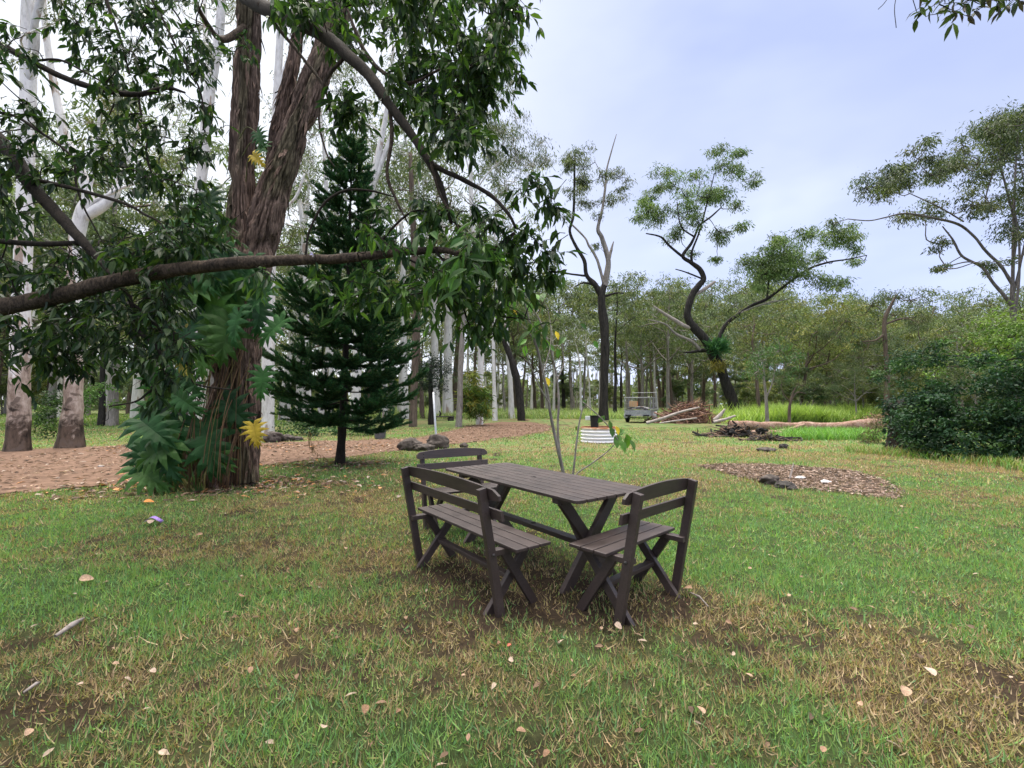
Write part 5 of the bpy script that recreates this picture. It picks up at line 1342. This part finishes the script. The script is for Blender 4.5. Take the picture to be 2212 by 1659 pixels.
tree('burnt_gum', 'charred black gum with bare grey top behind the white garden bed', 'tree',
     [[(1304, 905, 24), (1304, 880, 20), (1305, 824, 19), (1307, 742, 19), (1304, 692, 20), (1300, 664, 18), (1300, 636, 17), (1307, 612, 14)],
      [(1299, 640, 13), (1285, 616, 12), (1266, 596, 9), (1261, 566, 8), (1243, 537, 7), (1229, 505, 6), (1236, 474, 6), (1238, 419, 5), (1238, 371, 4), (1239, 339, 2)],
      [(1306, 618, 14), (1314, 570, 12), (1309, 543, 11), (1299, 513, 10), (1291, 495, 8), (1300, 455, 6), (1307, 403, 5), (1309, 371, 4), (1319, 332, 3), (1330, 294, 1.5)],
      [(1310, 585, 9), (1316, 560, 8), (1323, 535, 6), (1329, 516, 2)], [(1306, 620, 7), (1292, 560, 6), (1275, 525, 5), (1268, 505, 4), (1248, 480, 4), (1226, 455, 2)], [(1284, 616, 5), (1260, 612, 4), (1240, 622, 2)], [(1307, 640, 6), (1330, 634, 4), (1345, 636, 2)], [(1307, 410, 3), (1300, 380, 2), (1285, 350, 1.2)], [(1308, 400, 3), (1322, 370, 2), (1337, 357, 1)], [(1266, 596, 5), (1230, 590, 4), (1205, 582, 3)]],
     38, [(1242, 318, 20), (1266, 338, 16), (1228, 366, 20), (1278, 376, 22), (1255, 396, 22), (1219, 392, 15), (1317, 405, 16), (1283, 412, 18), (1313, 430, 18), (1350, 424, 12), (1334, 432, 14), (1271, 430, 18), (1235, 430, 18), (1288, 468, 10), (1288, 542, 12), (1208, 550, 16), (1215, 480, 14), (1196, 590, 16), (1195, 560, 14), (1255, 350, 18), (1345, 415, 10)],
     'bark_burnt', GUM, 300, .28, .06, 2.5, seed=35, limb_mat=['', 'bark_burnt', 'bark_grey', 'bark_grey', 'bark_grey', 'bark_burnt', 'bark_burnt', 'bark_grey', 'bark_grey', 'bark_burnt'], rmax=.05, droop=1.1)
LC = [(c[0] * .3224 + 1207, c[1] * .3224 + 274.3, c[2] * .3224) for c in [(700, 340, 70), (800, 360, 60), (660, 400, 50), (990, 260, 60), (1080, 300, 60), (1150, 240, 50), (1200, 300, 50), (1250, 420, 50), (1240, 480, 50), (930, 390, 70), (1050, 420, 70), (830, 450, 60), (1060, 480, 60), (870, 560, 70), (950, 520, 70), (600, 560, 60), (640, 620, 60), (560, 630, 60), (480, 680, 40), (700, 560, 40), (830, 660, 70), (900, 680, 50), (1080, 710, 60), (1120, 750, 50), (1150, 830, 40), (960, 790, 40), (760, 330, 50), (1120, 350, 50),
     (1480, 780, 60), (1590, 770, 60), (1350, 860, 60), (1430, 890, 80), (1570, 850, 80), (1500, 930, 90), (1400, 960, 80), (1300, 960, 80), (1220, 930, 70), (1640, 870, 60), (1780, 740, 70), (1850, 760, 70), (1950, 750, 60), (1990, 800, 60), (2110, 850, 40), (1850, 820, 50), (1730, 800, 40), (1420, 1040, 80), (1280, 1040, 70), (1250, 1130, 50), (1560, 1010, 60), (1700, 1050, 70), (1720, 1120, 50)]]
tree('crooked_gum', 'crooked blackened gum leaning in an S with spreading crown', 'tree',
     [[(1592, 900, 38), (1588, 885, 27), (1573, 841, 24), (1557, 798, 22), (1539, 762, 22), (1524, 734, 20), (1501, 710, 19), (1486, 688, 17), (1486, 666, 16), (1496, 636, 15), (1510, 616, 14), (1520, 602, 13), (1511, 581, 11), (1491, 566, 9), (1475, 553, 8), (1491, 529, 7), (1500, 512, 6), (1511, 487, 5), (1536, 468, 4), (1558, 448, 2.5)],
      [(1494, 568, 6), (1492, 545, 5), (1505, 505, 4), (1520, 440, 3), (1530, 390, 2)], [(1475, 555, 6), (1446, 532, 5), (1426, 513, 4), (1394, 506, 2.5)], [(1497, 636, 8), (1513, 630, 8), (1532, 618, 8), (1550, 605, 5)], [(1490, 708, 9), (1477, 704, 9), (1457, 692, 8), (1438, 681, 7), (1410, 662, 3)],
      [(1530, 757, 11), (1512, 757, 8), (1497, 760, 6), (1478, 761, 3)], [(1512, 756, 7), (1495, 738, 7), (1461, 722, 6), (1436, 700, 4), (1400, 690, 2)], [(1545, 770, 10), (1553, 732, 10), (1570, 699, 9), (1596, 679, 8), (1626, 659, 7), (1657, 646, 7), (1690, 622, 6), (1723, 597, 5), (1755, 577, 5), (1797, 564, 4), (1836, 558, 3), (1878, 549, 2)], [(1657, 646, 5), (1665, 600, 4), (1670, 560, 2.5)], [(1600, 676, 4), (1640, 660, 3), (1700, 648, 2)], [(1519, 603, 4), (1480, 590, 3), (1455, 585, 2)], [(1500, 512, 4), (1470, 490, 3), (1460, 440, 2)]],
     42, [(a, b, c_ * 1.12) for a, b, c_ in LC], 'bark_burnt', [(.11, .18, .055), (.085, .145, .048), (.14, .20, .06), (.10, .15, .06)], 560, .33, .075, 3.2, seed=36, limb_mat=['', 'bark_burnt', 'bark_burnt', 'dead_wood', 'dead_wood', 'bark_burnt', 'bark_grey', 'bark_burnt', 'bark_burnt', 'bark_grey', 'bark_burnt', 'bark_burnt'], rmax=.07)
# strappy epiphyte on its trunk
c = W(1546, 772, 41.4); mb = MB(); n = 420
d = unit(n); d[:, 1] -= .4; d[:, 2] = d[:, 2] * .8 + .35
mb.leaves(np.tile((0, 0, .4), (n, 1)) + rng.normal(0, .25, (n, 3)) * (1.6, .8, 1.2) + (.2, 0, .5), d, unit(n), rng.uniform(.5, 1.1, n), .09, palette([(.05, .15, .07), (.08, .2, .08)], n), T_NEAR)
n = 200; d = unit(n) * (1, .6, .4) + (0, -.2, -1); mb.leaves(rng.normal(0, .2, (n, 3)) * (1.6, .6, 1.2) + (.1, -.1, -.6), d, unit(n), rng.uniform(.3, .7, n), .1, palette([(.3, .26, .04), (.22, .2, .06)], n), T_NEAR)
eo = mb.build('epiphyte', M['leaf']); eo.location = c.tolist(); tag(eo, 'green strappy epiphyte with yellow skirt on the crooked black trunk', 'plant')
RC = [(1850, 440, 22), (1880, 420, 28), (1905, 390, 32), (1932, 372, 36), (1962, 352, 32), (1990, 400, 30), (1940, 420, 20), (1830, 465, 10), (2012, 352, 22), (2060, 380, 30), (2080, 350, 36), (2120, 322, 40), (2150, 292, 42), (2182, 272, 40), (2208, 300, 40), (2140, 372, 44), (2090, 420, 38), (2190, 400, 36), (2030, 425, 24), (2060, 460, 26), (2030, 500, 18), (2100, 500, 20), (2145, 450, 32), (2198, 460, 30), (2090, 560, 10), (2010, 588, 14), (2016, 600, 8), (2125, 580, 10), (2150, 520, 24), (2250, 350, 60), (2240, 250, 50), (2260, 450, 60), (2120, 540, 16), (1980, 378, 26), (2110, 290, 22), (2205, 560, 18)]
tree('gum_tree', 'tall spreading gum at the right edge with grey multiple stems', 'tree',
     [[(2196, 905, 22), (2194, 800, 16), (2190, 700, 13), (2186, 655, 12), (2188, 584, 9), (2189, 512, 8), (2191, 439, 7), (2194, 360, 5), (2200, 280, 3)],
      [(2186, 660, 10), (2170, 634, 9), (2151, 606, 8), (2133, 574, 7), (2093, 548, 6), (2077, 512, 5), (2057, 480, 3)], [(2187, 615, 9), (2166, 574, 8), (2137, 541, 7), (2115, 508, 6), (2082, 479, 6), (2028, 464, 5), (1973, 453, 4), (1929, 461, 3), (1897, 466, 2.5), (1853, 461, 2)], [(2189, 560, 9), (2180, 500, 8), (2150, 440, 6), (2120, 380, 4), (2105, 330, 3)], [(2192, 680, 8), (2212, 600, 7), (2222, 500, 6), (2215, 400, 4)], [(2188, 640, 7), (2198, 560, 6), (2205, 470, 5), (2180, 380, 3)], [(2132, 574, 4), (2090, 566, 3), (2040, 578, 2), (2012, 588, 1.5)], [(2082, 479, 4), (2040, 440, 3), (1990, 405, 2)]],
     26, RC, 'bark_dusk', GUM + [(.04, .065, .04)], 620, .23, .06, 3.0, seed=37, rmax=.05)

# --- right-hand bush and ivy-clad stump
def bush(name, label, cat, clumps, Y, pal, per, L, wd, foot, seed, deep=.9, mat='leaf', stems=10, flat=.9, tpl=T_NEAR, droop=.5):
    org = np.asarray(foot, float); root = empty(name, org); tag(root, label, cat); r_ = np.random.default_rng(seed)
    c = []; rad = []
    for q in clumps:
        for rep in range(q[4] if len(q) > 4 else 1):
            yy = (q[3] if len(q) > 3 else Y) + r_.uniform(-1, 1) * deep; p = W(q[0], q[1], (q[3] if len(q) > 3 else Y)); p[1] = yy; p[2] = max(p[2], .12); c.append(p); rad.append(q[2] / F * yy)
    c = np.array(c) - org; rad = np.array(rad)
    mb = MB()
    pool = np.array([np.array([r_.normal(0, .25), r_.normal(0, .2), z]) for z in np.linspace(0, .5, stems)])
    grow(mb, pool, c, .008, .03, seed=seed); mb.build('stems', M['bark_dark'], root, smooth=True)
    ml = MB(); p_ = per * (rad / rad.mean()) ** 2
    for a, b, q in zip(c, rad, p_): clump_leaves(ml, [a], [b], q, L, wd, pal, flat, droop, tpl, .2, 8, .5)
    ml.v = [np.maximum(v, np.array([-99, -99, .01 - org[2]])) for v in ml.v]
    ml.build('leaves', M[mat], root); return root


r_ = np.random.default_rng(4); cl = []
for k in range(74):
    x = r_.uniform(1985, 2330); top = np.interp(x, [1985, 2040, 2100, 2150, 2212, 2330], [880, 815, 778, 762, 745, 730]); y = r_.uniform(top, 1000)
    cl.append((x, y, r_.uniform(24, 38), 10.6 + (2212 - x) / 230 * 1.0))
cl += [(1960, 790, 26, 12.2), (1990, 780, 28, 12.1), (1940, 805, 18, 12.4), (2030, 775, 30, 11.8), (2070, 760, 30, 11.6), (1985, 870, 26, 12), (2010, 890, 30, 11.8), (1985, 915, 26, 12), (2000, 850, 20, 12), (2040, 960, 24, 11.6), (1995, 960, 18, 12.0), (2030, 850, 34, 11.7)]
BG = [(.024, .066, .028), (.034, .088, .032), (.018, .048, .023), (.055, .115, .030), (.028, .072, .040)]
bush('dense_bush', 'large dense dark green bush filling the right edge', 'bush', cl, 11, BG, 330, .085, .045, (G(2150, 985)[0], 11.2, 0), 5, .7)
bush('leafy_shrub', 'yellow green shrub top rising behind the dark bush', 'bush', [(2120, 750, 34), (2160, 725, 36), (2200, 705, 36), (2080, 775, 30), (2230, 690, 40), (2190, 750, 36), (2040, 800, 26), (2140, 780, 36), (2240, 750, 40)], 14, [(.10, .17, .03), (.075, .14, .03), (.13, .2, .04)], 300, .11, .05, (G(2180, 960)[0] * 1.3, 14, 0), 6, 1.0)
gs = G(1950, 974); st = empty('tree_stump', gs.tolist()); tag(st, 'dark stump wrapped in ivy at the left of the big bush', 'stump')
h_ = W(1950, 872, gs[1])[2]; mb = MB(); P2, R2 = smooth(np.array([(0, 0, -.05), (.02, 0, .4), (0, 0, .9), (-.03, 0, h_)]), np.array([.42, .34, .31, .27]), 6); mb.tube(P2, R2, 20, wob=.3); mb.build('trunk', M['bark_dark'], st, smooth=True)
mb = MB(); n = 900; a = rng.uniform(0, 6.28, n); z = h_ * (1 - rng.random(n) ** 1.7); z[:350] = h_ + rng.normal(.02, .12, 350)
rr = .33 + .06 * rng.random(n); rr[:350] = rng.uniform(0, .55, 350)
mb.leaves(np.stack([rr * np.cos(a), rr * np.sin(a), z], 1), np.stack([np.cos(a), np.sin(a), -.5 * np.ones(n)], 1) + unit(n) * .6, unit(n) + np.stack([np.cos(a), np.sin(a), .5 * np.ones(n)], 1), .10, .06, palette([(.018, .05, .028), (.03, .08, .04), (.012, .03, .02)], n), T_NEAR); mb.build('ivy', M['leaf'], st)
bush('weedy_shrub', 'tangled half dry weeds left of the ivy stump', 'weeds', [(1895, 930, 22), (1880, 950, 18), (1905, 955, 20), (1910, 900, 22), (1890, 905, 16), (1920, 930, 16)], 15.5, [(.10, .11, .04), (.2, .15, .08), (.07, .11, .04)], 160, .12, .018, G(1897, 962), 7, .4)
# shrub bed beyond the path
for k, (c_, lb, pal) in enumerate([([(640, 925, 26), (610, 930, 20), (665, 920, 26), (690, 932, 22), (650, 905, 20)], 'left low bushy plants of the bed beneath the pine', [(.035, .085, .03), (.05, .11, .04), (.028, .065, .03)]), ([(730, 925, 24), (760, 930, 22), (775, 915, 20), (745, 908, 18), (715, 935, 18)], 'middle low bushy plants of the bed beneath the pine', [(.04, .10, .035), (.06, .13, .04)]), ([(800, 935, 14), (790, 925, 14)], 'small strappy plant at the right of the bed by the pot', [(.05, .10, .04), (.09, .14, .05)])]):
    bush('garden_shrub', lb, 'plant', c_, 19.5, pal, 170, .14, .05, (W(c_[0][0], 930, 19.5)[0], 19.5, 0), 40 + k, .6)
bush('golden_cane', 'yellow green feathery shrub beside the slim white gum', 'bush', [(1020, 835, 18), (1030, 860, 22), (1010, 870, 20), (1045, 850, 16), (1020, 890, 22), (1040, 885, 18), (1025, 815, 12), (1005, 850, 12)], 28, [(.10, .17, .03), (.15, .19, .03), (.2, .19, .03), (.06, .12, .03)], 220, .42, .06, G(1023, 912), 50, .8, tpl=T_NEAR)
tree('small_dark_tree', 'small tree with dense dark rounded crown beyond the pole', 'tree', [[(931, 912, 14), (932, 870, 12), (930, 830, 10), (930, 790, 6)]], 30, [(930, 775, 24), (905, 800, 24), (955, 800, 24), (930, 815, 26), (910, 830, 20), (950, 835, 20), (935, 790, 26), (890, 815, 14)], 'bark_burnt', [(.015, .032, .022), (.022, .045, .03)], 330, .2, .05, .9, seed=51, droop=.4)
bush('garden_shrub', 'green shrub between the two big white gums', 'bush', [(95, 880, 24), (110, 860, 22), (85, 905, 22), (115, 895, 22), (100, 925, 20), (125, 920, 14)], 18, [(.05, .10, .03), (.08, .14, .035), (.035, .07, .03)], 200, .14, .05, (W(100, 930, 18)[0], 18, 0), 52, .6)
bush('leafy_shrub', 'light green leafy shrub right of the forked white gum', 'bush', [(205, 870, 18), (215, 840, 18), (200, 845, 16), (225, 880, 14), (195, 890, 14)], 22, [(.09, .18, .05), (.12, .22, .06)], 160, .16, .06, (W(207, 920, 22)[0], 22, 0), 53, .6)

# --- sapling behind the table
sg = np.array([W(1222, 1024, 6.3)[0], 6.3, 0]); sr = empty('sapling', sg.tolist()); tag(sr, 'thin nearly bare sapling with few large leaves behind the table', 'sapling')
mb = MB()
SPP = []
for pts in [[(1224, 1090, 12, 6.3), (1216, 1020, 10, 6.25), (1203, 960, 9, 6.2), (1190, 900, 8, 6.15), (1183, 850, 7, 6.1), (1172, 800, 6, 6.0), (1158, 740, 5, 5.9), (1140, 680, 4, 5.8), (1128, 630, 2.5, 5.7)],
            [(1212, 1005, 7, 6.25), (1205, 930, 6.5, 6.3), (1207, 860, 6, 6.35), (1200, 800, 5, 6.35), (1186, 745, 4.5, 6.3), (1165, 690, 4, 6.3), (1142, 655, 2, 6.3)],
            [(1204, 820, 4, 6.3), (1217, 785, 3.5, 6.4), (1212, 740, 2.5, 6.45), (1200, 715, 2, 6.5)], [(1186, 870, 4, 6.1), (1168, 840, 3.5, 6.0), (1150, 800, 3, 5.9), (1132, 752, 2, 5.8)], [(1166, 780, 3.5, 6), (1150, 730, 3, 5.9), (1118, 690, 2, 5.8), (1095, 655, 1.5, 5.7)],
            [(1226, 1090, 7, 6.3), (1238, 1022, 6, 6.3), (1245, 960, 5, 6.3), (1252, 910, 4.5, 6.3), (1262, 870, 3, 6.3)], [(1258, 868, 3.5, 6.3), (1290, 895, 3.5, 6.2), (1318, 925, 3, 6.15), (1335, 950, 2, 6.1)],
            [(1234, 1070, 5, 6.3), (1245, 1026, 4.5, 6.3), (1280, 1000, 4, 6.25), (1318, 970, 3, 6.2), (1340, 940, 2, 6.2)], [(1172, 810, 3, 6), (1190, 740, 3, 6.2), (1186, 680, 2, 6.3), (1172, 640, 1.5, 6.4)]]:
    P, R = to_world(pts, 6.2); P, R = smooth(P, R * .78, 6); P[:, 2] = np.maximum(P[:, 2], -.03); mb.tube(P - sg, R, 8, wob=.2, seed=int(pts[0][0])); SPP.append(P)
mb.build('stem', M['bark_grey'], sr, smooth=True)
ml = MB(); my = MB()
for (px, py, Lp, Y_) in [(1095, 645, 40, 5.7), (1110, 655, 36, 5.7), (1120, 690, 30, 5.8), (1085, 675, 34, 5.7), (1130, 635, 34, 5.7), (1145, 660, 30, 5.8), (1135, 755, 28, 5.8), (1125, 740, 26, 5.8), (1160, 700, 28, 6), (1190, 750, 26, 6.2), (1215, 735, 26, 6.4), (1205, 760, 24, 6.4), (1200, 720, 22, 6.4), (1172, 640, 30, 6.4), (1160, 640, 26, 6.3), (1108, 620, 30, 5.7), (1070, 650, 30, 5.7), (1150, 620, 26, 6),
                         (1335, 948, 34, 6.1), (1345, 960, 30, 6.1), (1355, 948, 36, 6.15), (1322, 930, 22, 6.1), (1318, 915, 22, 6.1), (1300, 905, 22, 6.2), (1340, 935, 24, 6.2), (1262, 868, 16, 6.3), (1245, 925, 14, 6.3), (1366, 958, 28, 6.1), (1286, 742, 20, 6.5), (1262, 705, 20, 6.5)]:
    c = W(px, py, Y_); L = Lp / F * Y_; d = np.array([[rng.normal(0, .6), rng.normal(0, .5) - .2, -.75]])
    ml.leaves((c - d[0] * L * .4 - sg)[None], d, np.array([[rng.normal(0, .4), -.8, .6]]), np.array([L]), np.array([L * .62]), palette([(.07, .17, .03), (.10, .23, .04), (.05, .12, .03)], 1), T_NEAR)
    i = min(range(len(SPP)), key=lambda q: np.linalg.norm(SPP[q] - c, axis=1).min()); p0 = SPP[i][np.linalg.norm(SPP[i] - c, axis=1).argmin()]; st_ = c - d[0] * L * .4
    mb2 = ml; P, R = smooth(np.array([p0, (p0 + st_) / 2 + (0, 0, .02), st_]), np.array([.003, .0025, .002]), 3); ml.tube(P - sg, R, 4, (.1, .16, .05))
for (px, py) in [(1200, 715), (1180, 815), (1110, 668), (1140, 655), (1330, 920)]:
    c = W(px, py, 6.1); my.leaves((c - sg)[None], np.array([[.3, -.2, -.8]]), np.array([[.2, -.8, .6]]), np.array([.13]), np.array([.075]), palette([(.6, .45, .04)], 1), T_NEAR)
ml.build('large_leaves', M['leaf'], sr); my.build('yellow_leaves', M['leaf'], sr)
# ------------------------------------------------------------------ woodland behind: a few grown kinds, copied
def proto(name, h, kind, seed, bark, pal):
    pal = [tuple(1.3 * c for c in q) for q in pal]
    r_ = np.random.default_rng(seed); root = empty(name)
    lean = r_.normal(0, .05, 2) * h
    tp = {'tall': .55, 'spread': .34, 'bushy': .22, 'iron': .45, 'thin': .6}[kind]
    z = np.linspace(0, h * .9, 8); bend = r_.normal(0, .012 * h, (8, 2)).cumsum(0) * (np.linspace(0, 1, 8)[:, None])
    P = np.c_[bend + lean * (z / h)[:, None] ** 1.5, z]; P[0, 2] = -.1
    r0 = h * {'tall': .014, 'spread': .016, 'bushy': .013, 'iron': .012, 'thin': .008}[kind]
    R = r0 * np.interp(np.linspace(0, 1, 8), [0, .06, .5, 1], [1.35, 1, .7, .15])
    P2, R2 = smooth(P, R, 5); mb = MB(); mb.tube(P2, R2, 10, wob=.2, seed=seed); mb.build('trunk', M[bark], root, smooth=True)
    pool = list(P2[int(len(P2) * tp):]); mb = MB()
    nl = {'tall': 5, 'spread': 7, 'bushy': 6, 'iron': 5, 'thin': 4}[kind]; cen, rad = [], []
    wdt = {'tall': .16, 'spread': .34, 'bushy': .26, 'iron': .20, 'thin': .12}[kind] * h
    for k in range(nl):
        zt = h * r_.uniform(tp, .78); i = np.argmin(np.abs(P2[:, 2] - zt)); a = 6.28 * k / nl + r_.normal(0, .4)
        Ln = wdt * r_.uniform(.7, 1.2); e = P2[i] + np.array([math.cos(a) * Ln, math.sin(a) * Ln, Ln * r_.uniform(.35, .95)])
        m = (P2[i] + e) / 2 + r_.normal(0, .1, 3) * Ln + (0, 0, -.08 * Ln)
        A, B = smooth(np.array([P2[i], m, e]), np.array([R2[i] * .6, R2[i] * .4, .02 + .001 * h]), 6); mb.tube(A, B, 6, wob=.2, seed=k); pool += list(A[4:])
        for q in range({'tall': 4, 'spread': 5, 'bushy': 6, 'iron': 5, 'thin': 3}[kind]):
            cc = e + r_.normal(0, .42, 3) * Ln * (1, 1, .6); cen.append(cc); rad.append(wdt * r_.uniform(.20, .34))
    for q in range(5): cen.append(P2[-1] + r_.normal(0, .25, 3) * wdt); rad.append(wdt * r_.uniform(.22, .34))
    if kind == 'bushy':
        for q in range(14): cen.append(np.array([r_.normal(0, .7) * wdt, r_.normal(0, .7) * wdt, h * r_.uniform(.18, .6)])); rad.append(wdt * r_.uniform(.22, .36))
    cen = np.array(cen); cen[:, 2] = np.maximum(cen[:, 2], .3)
    grow(mb, pool, cen, .012, .06, 4, seed=seed); mb.build('branches', M[bark], root, smooth=True)
    ml = MB(); rad = np.array(rad)
    for a, b, q in zip(cen, rad, {'tall': 62, 'spread': 140, 'bushy': 160, 'iron': 120, 'thin': 50}[kind] * (rad / rad.mean()) ** 2): clump_leaves(ml, [a], [b], q, .36, .065 if kind in ('tall', 'thin') else .09, pal, .7, .8, T_FAR, .2, 6, .45)
    ml.build('crown', M['leaf'], root)
    return root


def copy_tree(src):
    r = src.copy(); COL.objects.link(r)
    for ch in src.children:
        c = ch.copy(); COL.objects.link(c); c.parent = r
    return r


KG = {'tall': [(16, 'tall', 101, 'bark_pale', GUM), (19, 'tall', 102, 'bark_pale', GUM), (17, 'thin', 103, 'bark_pale', GUM)],
      'spread': [(13, 'spread', 111, 'bark_grey', GUM), (14, 'spread', 112, 'bark_brown', GUMY), (13, 'spread', 113, 'bark_brown', GUM)],
      'bushy': [(8, 'bushy', 121, 'bark_grey', GUM + [(.05, .10, .04)]), (9, 'bushy', 122, 'bark_grey', GUMY)],
      'iron': [(15, 'iron', 131, 'bark_brown', GUM), (16, 'iron', 132, 'bark_burnt', GUM), (15, 'iron', 133, 'bark_grey', GUM)]}
NAMES = {'tall': ('pale_gum', 'slender pale-trunked gum among the woodland trees behind the lawn', 'pale gums of the woodland'),
         'spread': ('spreading_gum', 'spreading broad-crowned gum among the woodland trees beyond the tall grass', 'spreading gums of the woodland'),
         'bushy': ('bushy_wattle', 'low bushy tree with foliage nearly to the ground in the woodland', 'bushy understorey trees'),
         'iron': ('dark_trunked_gum', 'dark straight-trunked gum among the woodland trees behind the lawn', 'dark-trunked gums of the woodland')}
PR = {}
for kd, ls in KG.items():
    PR[kd] = []
    for a in ls:
        PR[kd].append((proto(NAMES[kd][0], *a), a[0]))
used = set()
def plant(kd, px, Y, ytop, idx=None, label=None):
    src, h0 = PR[kd][rng.integers(len(PR[kd])) if idx is None else idx]
    h = W(px, ytop, Y)[2]
    o = src if src.name not in used else copy_tree(src)
    used.add(src.name if o is src else o.name)
    s = h / h0
    o.location = [float((px - 1106) / F * Y), float(Y), 0]; o.scale = (s * rng.uniform(.85, 1.15),) * 2 + (s,); o.rotation_euler = (0, 0, rng.uniform(0, 6.28))
    nm, lb, gr = NAMES[kd]
    if label: tag(o, label, 'tree')
    else: tag(o, lb, 'tree', gr)
    return o


r_ = np.random.default_rng(77)
def band(n, x0, x1, Y0, Y1, t0, t1, kinds):
    for k in range(n):
        px = x0 + (x1 - x0) * (k + r_.uniform(.1, .9)) / n
        plant(kinds[r_.integers(len(kinds))], px, r_.uniform(Y0, Y1), r_.uniform(t0, t1))
# left woods: tall, sky in the gaps
band(15, -220, 640, 27, 42, 330, 620, ['tall', 'iron', 'tall', 'spread'])
band(15, -250, 680, 44, 70, 380, 640, ['iron', 'tall', 'spread'])
band(11, -250, 680, 60, 100, 560, 700, ['spread', 'bushy', 'iron'])
band(7, -200, 600, 40, 60, 730, 800, ['bushy'])
band(9, 600, 1140, 32, 48, 170, 360, ['tall'])
band(9, -230, 500, 30, 46, 190, 380, ['tall'])
# behind the pine and the table
band(12, 640, 1080, 42, 70, 430, 610, ['tall', 'iron', 'spread'])
band(11, 640, 1120, 65, 110, 560, 690, ['spread', 'iron', 'tall'])
band(9, 1060, 1290, 48, 75, 585, 690, ['iron', 'tall', 'spread', 'iron'])
band(5, 1060, 1300, 60, 90, 590, 680, ['spread', 'spread', 'iron'])
band(4, 1050, 1500, 60, 90, 790, 830, ['bushy'])
band(8, 600, 1080, 45, 75, 740, 810, ['bushy'])
band(13, 1060, 1420, 75, 125, 640, 740, ['spread', 'iron', 'tall'])
# right of the burnt gum
band(7, 1330, 1500, 58, 85, 590, 690, ['spread', 'iron'])
band(14, 1390, 1780, 60, 95, 610, 700, ['spread', 'iron', 'spread'])
band(12, 1380, 1800, 95, 140, 700, 770, ['spread', 'bushy', 'iron'])
band(15, 1720, 2230, 36, 52, 635, 720, ['spread', 'spread', 'iron'])
band(13, 1720, 2300, 30, 44, 720, 800, ['bushy', 'spread', 'bushy'])
band(15, 1700, 2350, 55, 85, 640, 700, ['spread', 'bushy', 'iron'])
band(10, 1750, 2300, 45, 60, 760, 810, ['bushy'])
band(6, 1560, 1780, 42, 58, 760, 810, ['bushy'])
# trees one can tell apart
plant('spread', 1443, 52, 597, 0, 'round-topped gum close behind the left of the crooked tree')
plant('iron', 1328, 47, 585, 1, 'dark gum with thin branches right of the burnt gum')
plant('tall', 1420, 60, 610, 2, 'thin gum with pale stem behind the trailer')
tree('gum_tree', 'twisted brown gum standing behind the ivy stump', 'tree', [[(1917, 900, 17), (1915, 865, 14), (1917, 810, 12), (1913, 748, 11), (1911, 693, 10), (1926, 657, 7), (1937, 637, 4)], [(1912, 720, 5), (1890, 735, 4), (1860, 738, 2)], [(1912, 700, 5), (1950, 688, 4), (1990, 682, 2)]], 31, [(1937, 640, 24), (1900, 655, 26), (1960, 650, 26), (1980, 670, 24), (1870, 680, 26), (1850, 720, 22), (1960, 700, 26), (1930, 730, 24), (1890, 740, 24), (1990, 700, 22), (1940, 770, 22), (1870, 770, 20)], 'bark_brown', GUM + [(.05, .1, .04)], 280, .22, .05, 1.8, seed=61)
tree('small_dry_tree', 'small crooked half bare tree before the bright tall grass', 'tree', [[(1705, 915, 9), (1705, 890, 7), (1708, 865, 6), (1714, 845, 4)], [(1708, 866, 4), (1722, 848, 3), (1740, 850, 1.5)], [(1708, 870, 3), (1694, 850, 2), (1690, 830, 1)], [(1714, 846, 3), (1725, 832, 2), (1748, 836, 1)]], 27, [(1720, 828, 14), (1735, 838, 12), (1700, 830, 12), (1690, 815, 14), (1745, 828, 10)], 'bark_brown', GUM, 90, .16, .03, .6, seed=62)
tree('white_gum', 'short pale trunk between crooked gum and small dry tree', 'tree', [[(1658, 912, 10), (1656, 880, 8), (1654, 850, 7), (1650, 810, 5), (1655, 770, 3)], [(1655, 860, 4), (1668, 830, 3), (1675, 800, 2)]], 28, [(1655, 780, 24), (1680, 790, 26), (1640, 800, 24), (1670, 760, 24), (1700, 775, 20), (1690, 815, 18), (1630, 770, 20)], 'bark_grey', [(.06, .13, .045), (.08, .16, .05)], 230, .2, .045, 1.2, seed=63)
tree('gum_tree', 'brown slim trunk just right of the crooked gum foot', 'tree', [[(1640, 898, 10), (1638, 860, 8), (1632, 800, 7), (1625, 740, 5), (1630, 700, 3)]], 34, [(1630, 700, 24), (1610, 730, 22), (1650, 725, 24), (1600, 760, 20), (1640, 760, 22)], 'bark_brown', GUMY, 200, .22, .045, 1.5, seed=64)
# the far wood closing the horizon
mb = MB(); mbt = MB()
N = 52000; a = rng.uniform(-1.35, 1.35, N); rr = rng.uniform(125, 175, N); x, y = rr * np.sin(a), rr * np.cos(a)
top = 6 + 6 * fbm(a * 40, a * 0, 3, 3)
z = top * rng.random(N) ** .75; k = (vnoise(a * 90, z * .28, 5) > .30) | (z < 3.0) | ((z < 6) & (vnoise(a * 90, z * .28, 5) > .2))
x, y, z = x[k], y[k], z[k]; n = len(x)
mb.leaves(np.stack([x, y, z], 1), unit(n) + (0, 0, -.4), np.stack([-np.sin(a[k]), -np.cos(a[k]), 0 * a[k]], 1) + unit(n) * .6, rng.uniform(.8, 1.7, n), rng.uniform(.5, 1.1, n), palette([(.15, .19, .11), (.19, .22, .14), (.13, .165, .10)], n, .15), T_FAR)
for q in range(420):
    aa_ = rng.uniform(-1.35, 1.35); r2 = rng.uniform(110, 160); b = np.array([r2 * math.sin(aa_), r2 * math.cos(aa_), 0])
    mb.tube([b, b + (rng.normal(0, .3), 0, 5), b + (rng.normal(0, .6), 0, 11)], [.22, .17, .08], 5, [(.30, .28, .26), (.09, .075, .065), (.2, .17, .15)][q % 3])
tag(mb.build('far_wood', M['leaf']), 'far grey green woodland closing the view behind everything', kind='stuff')
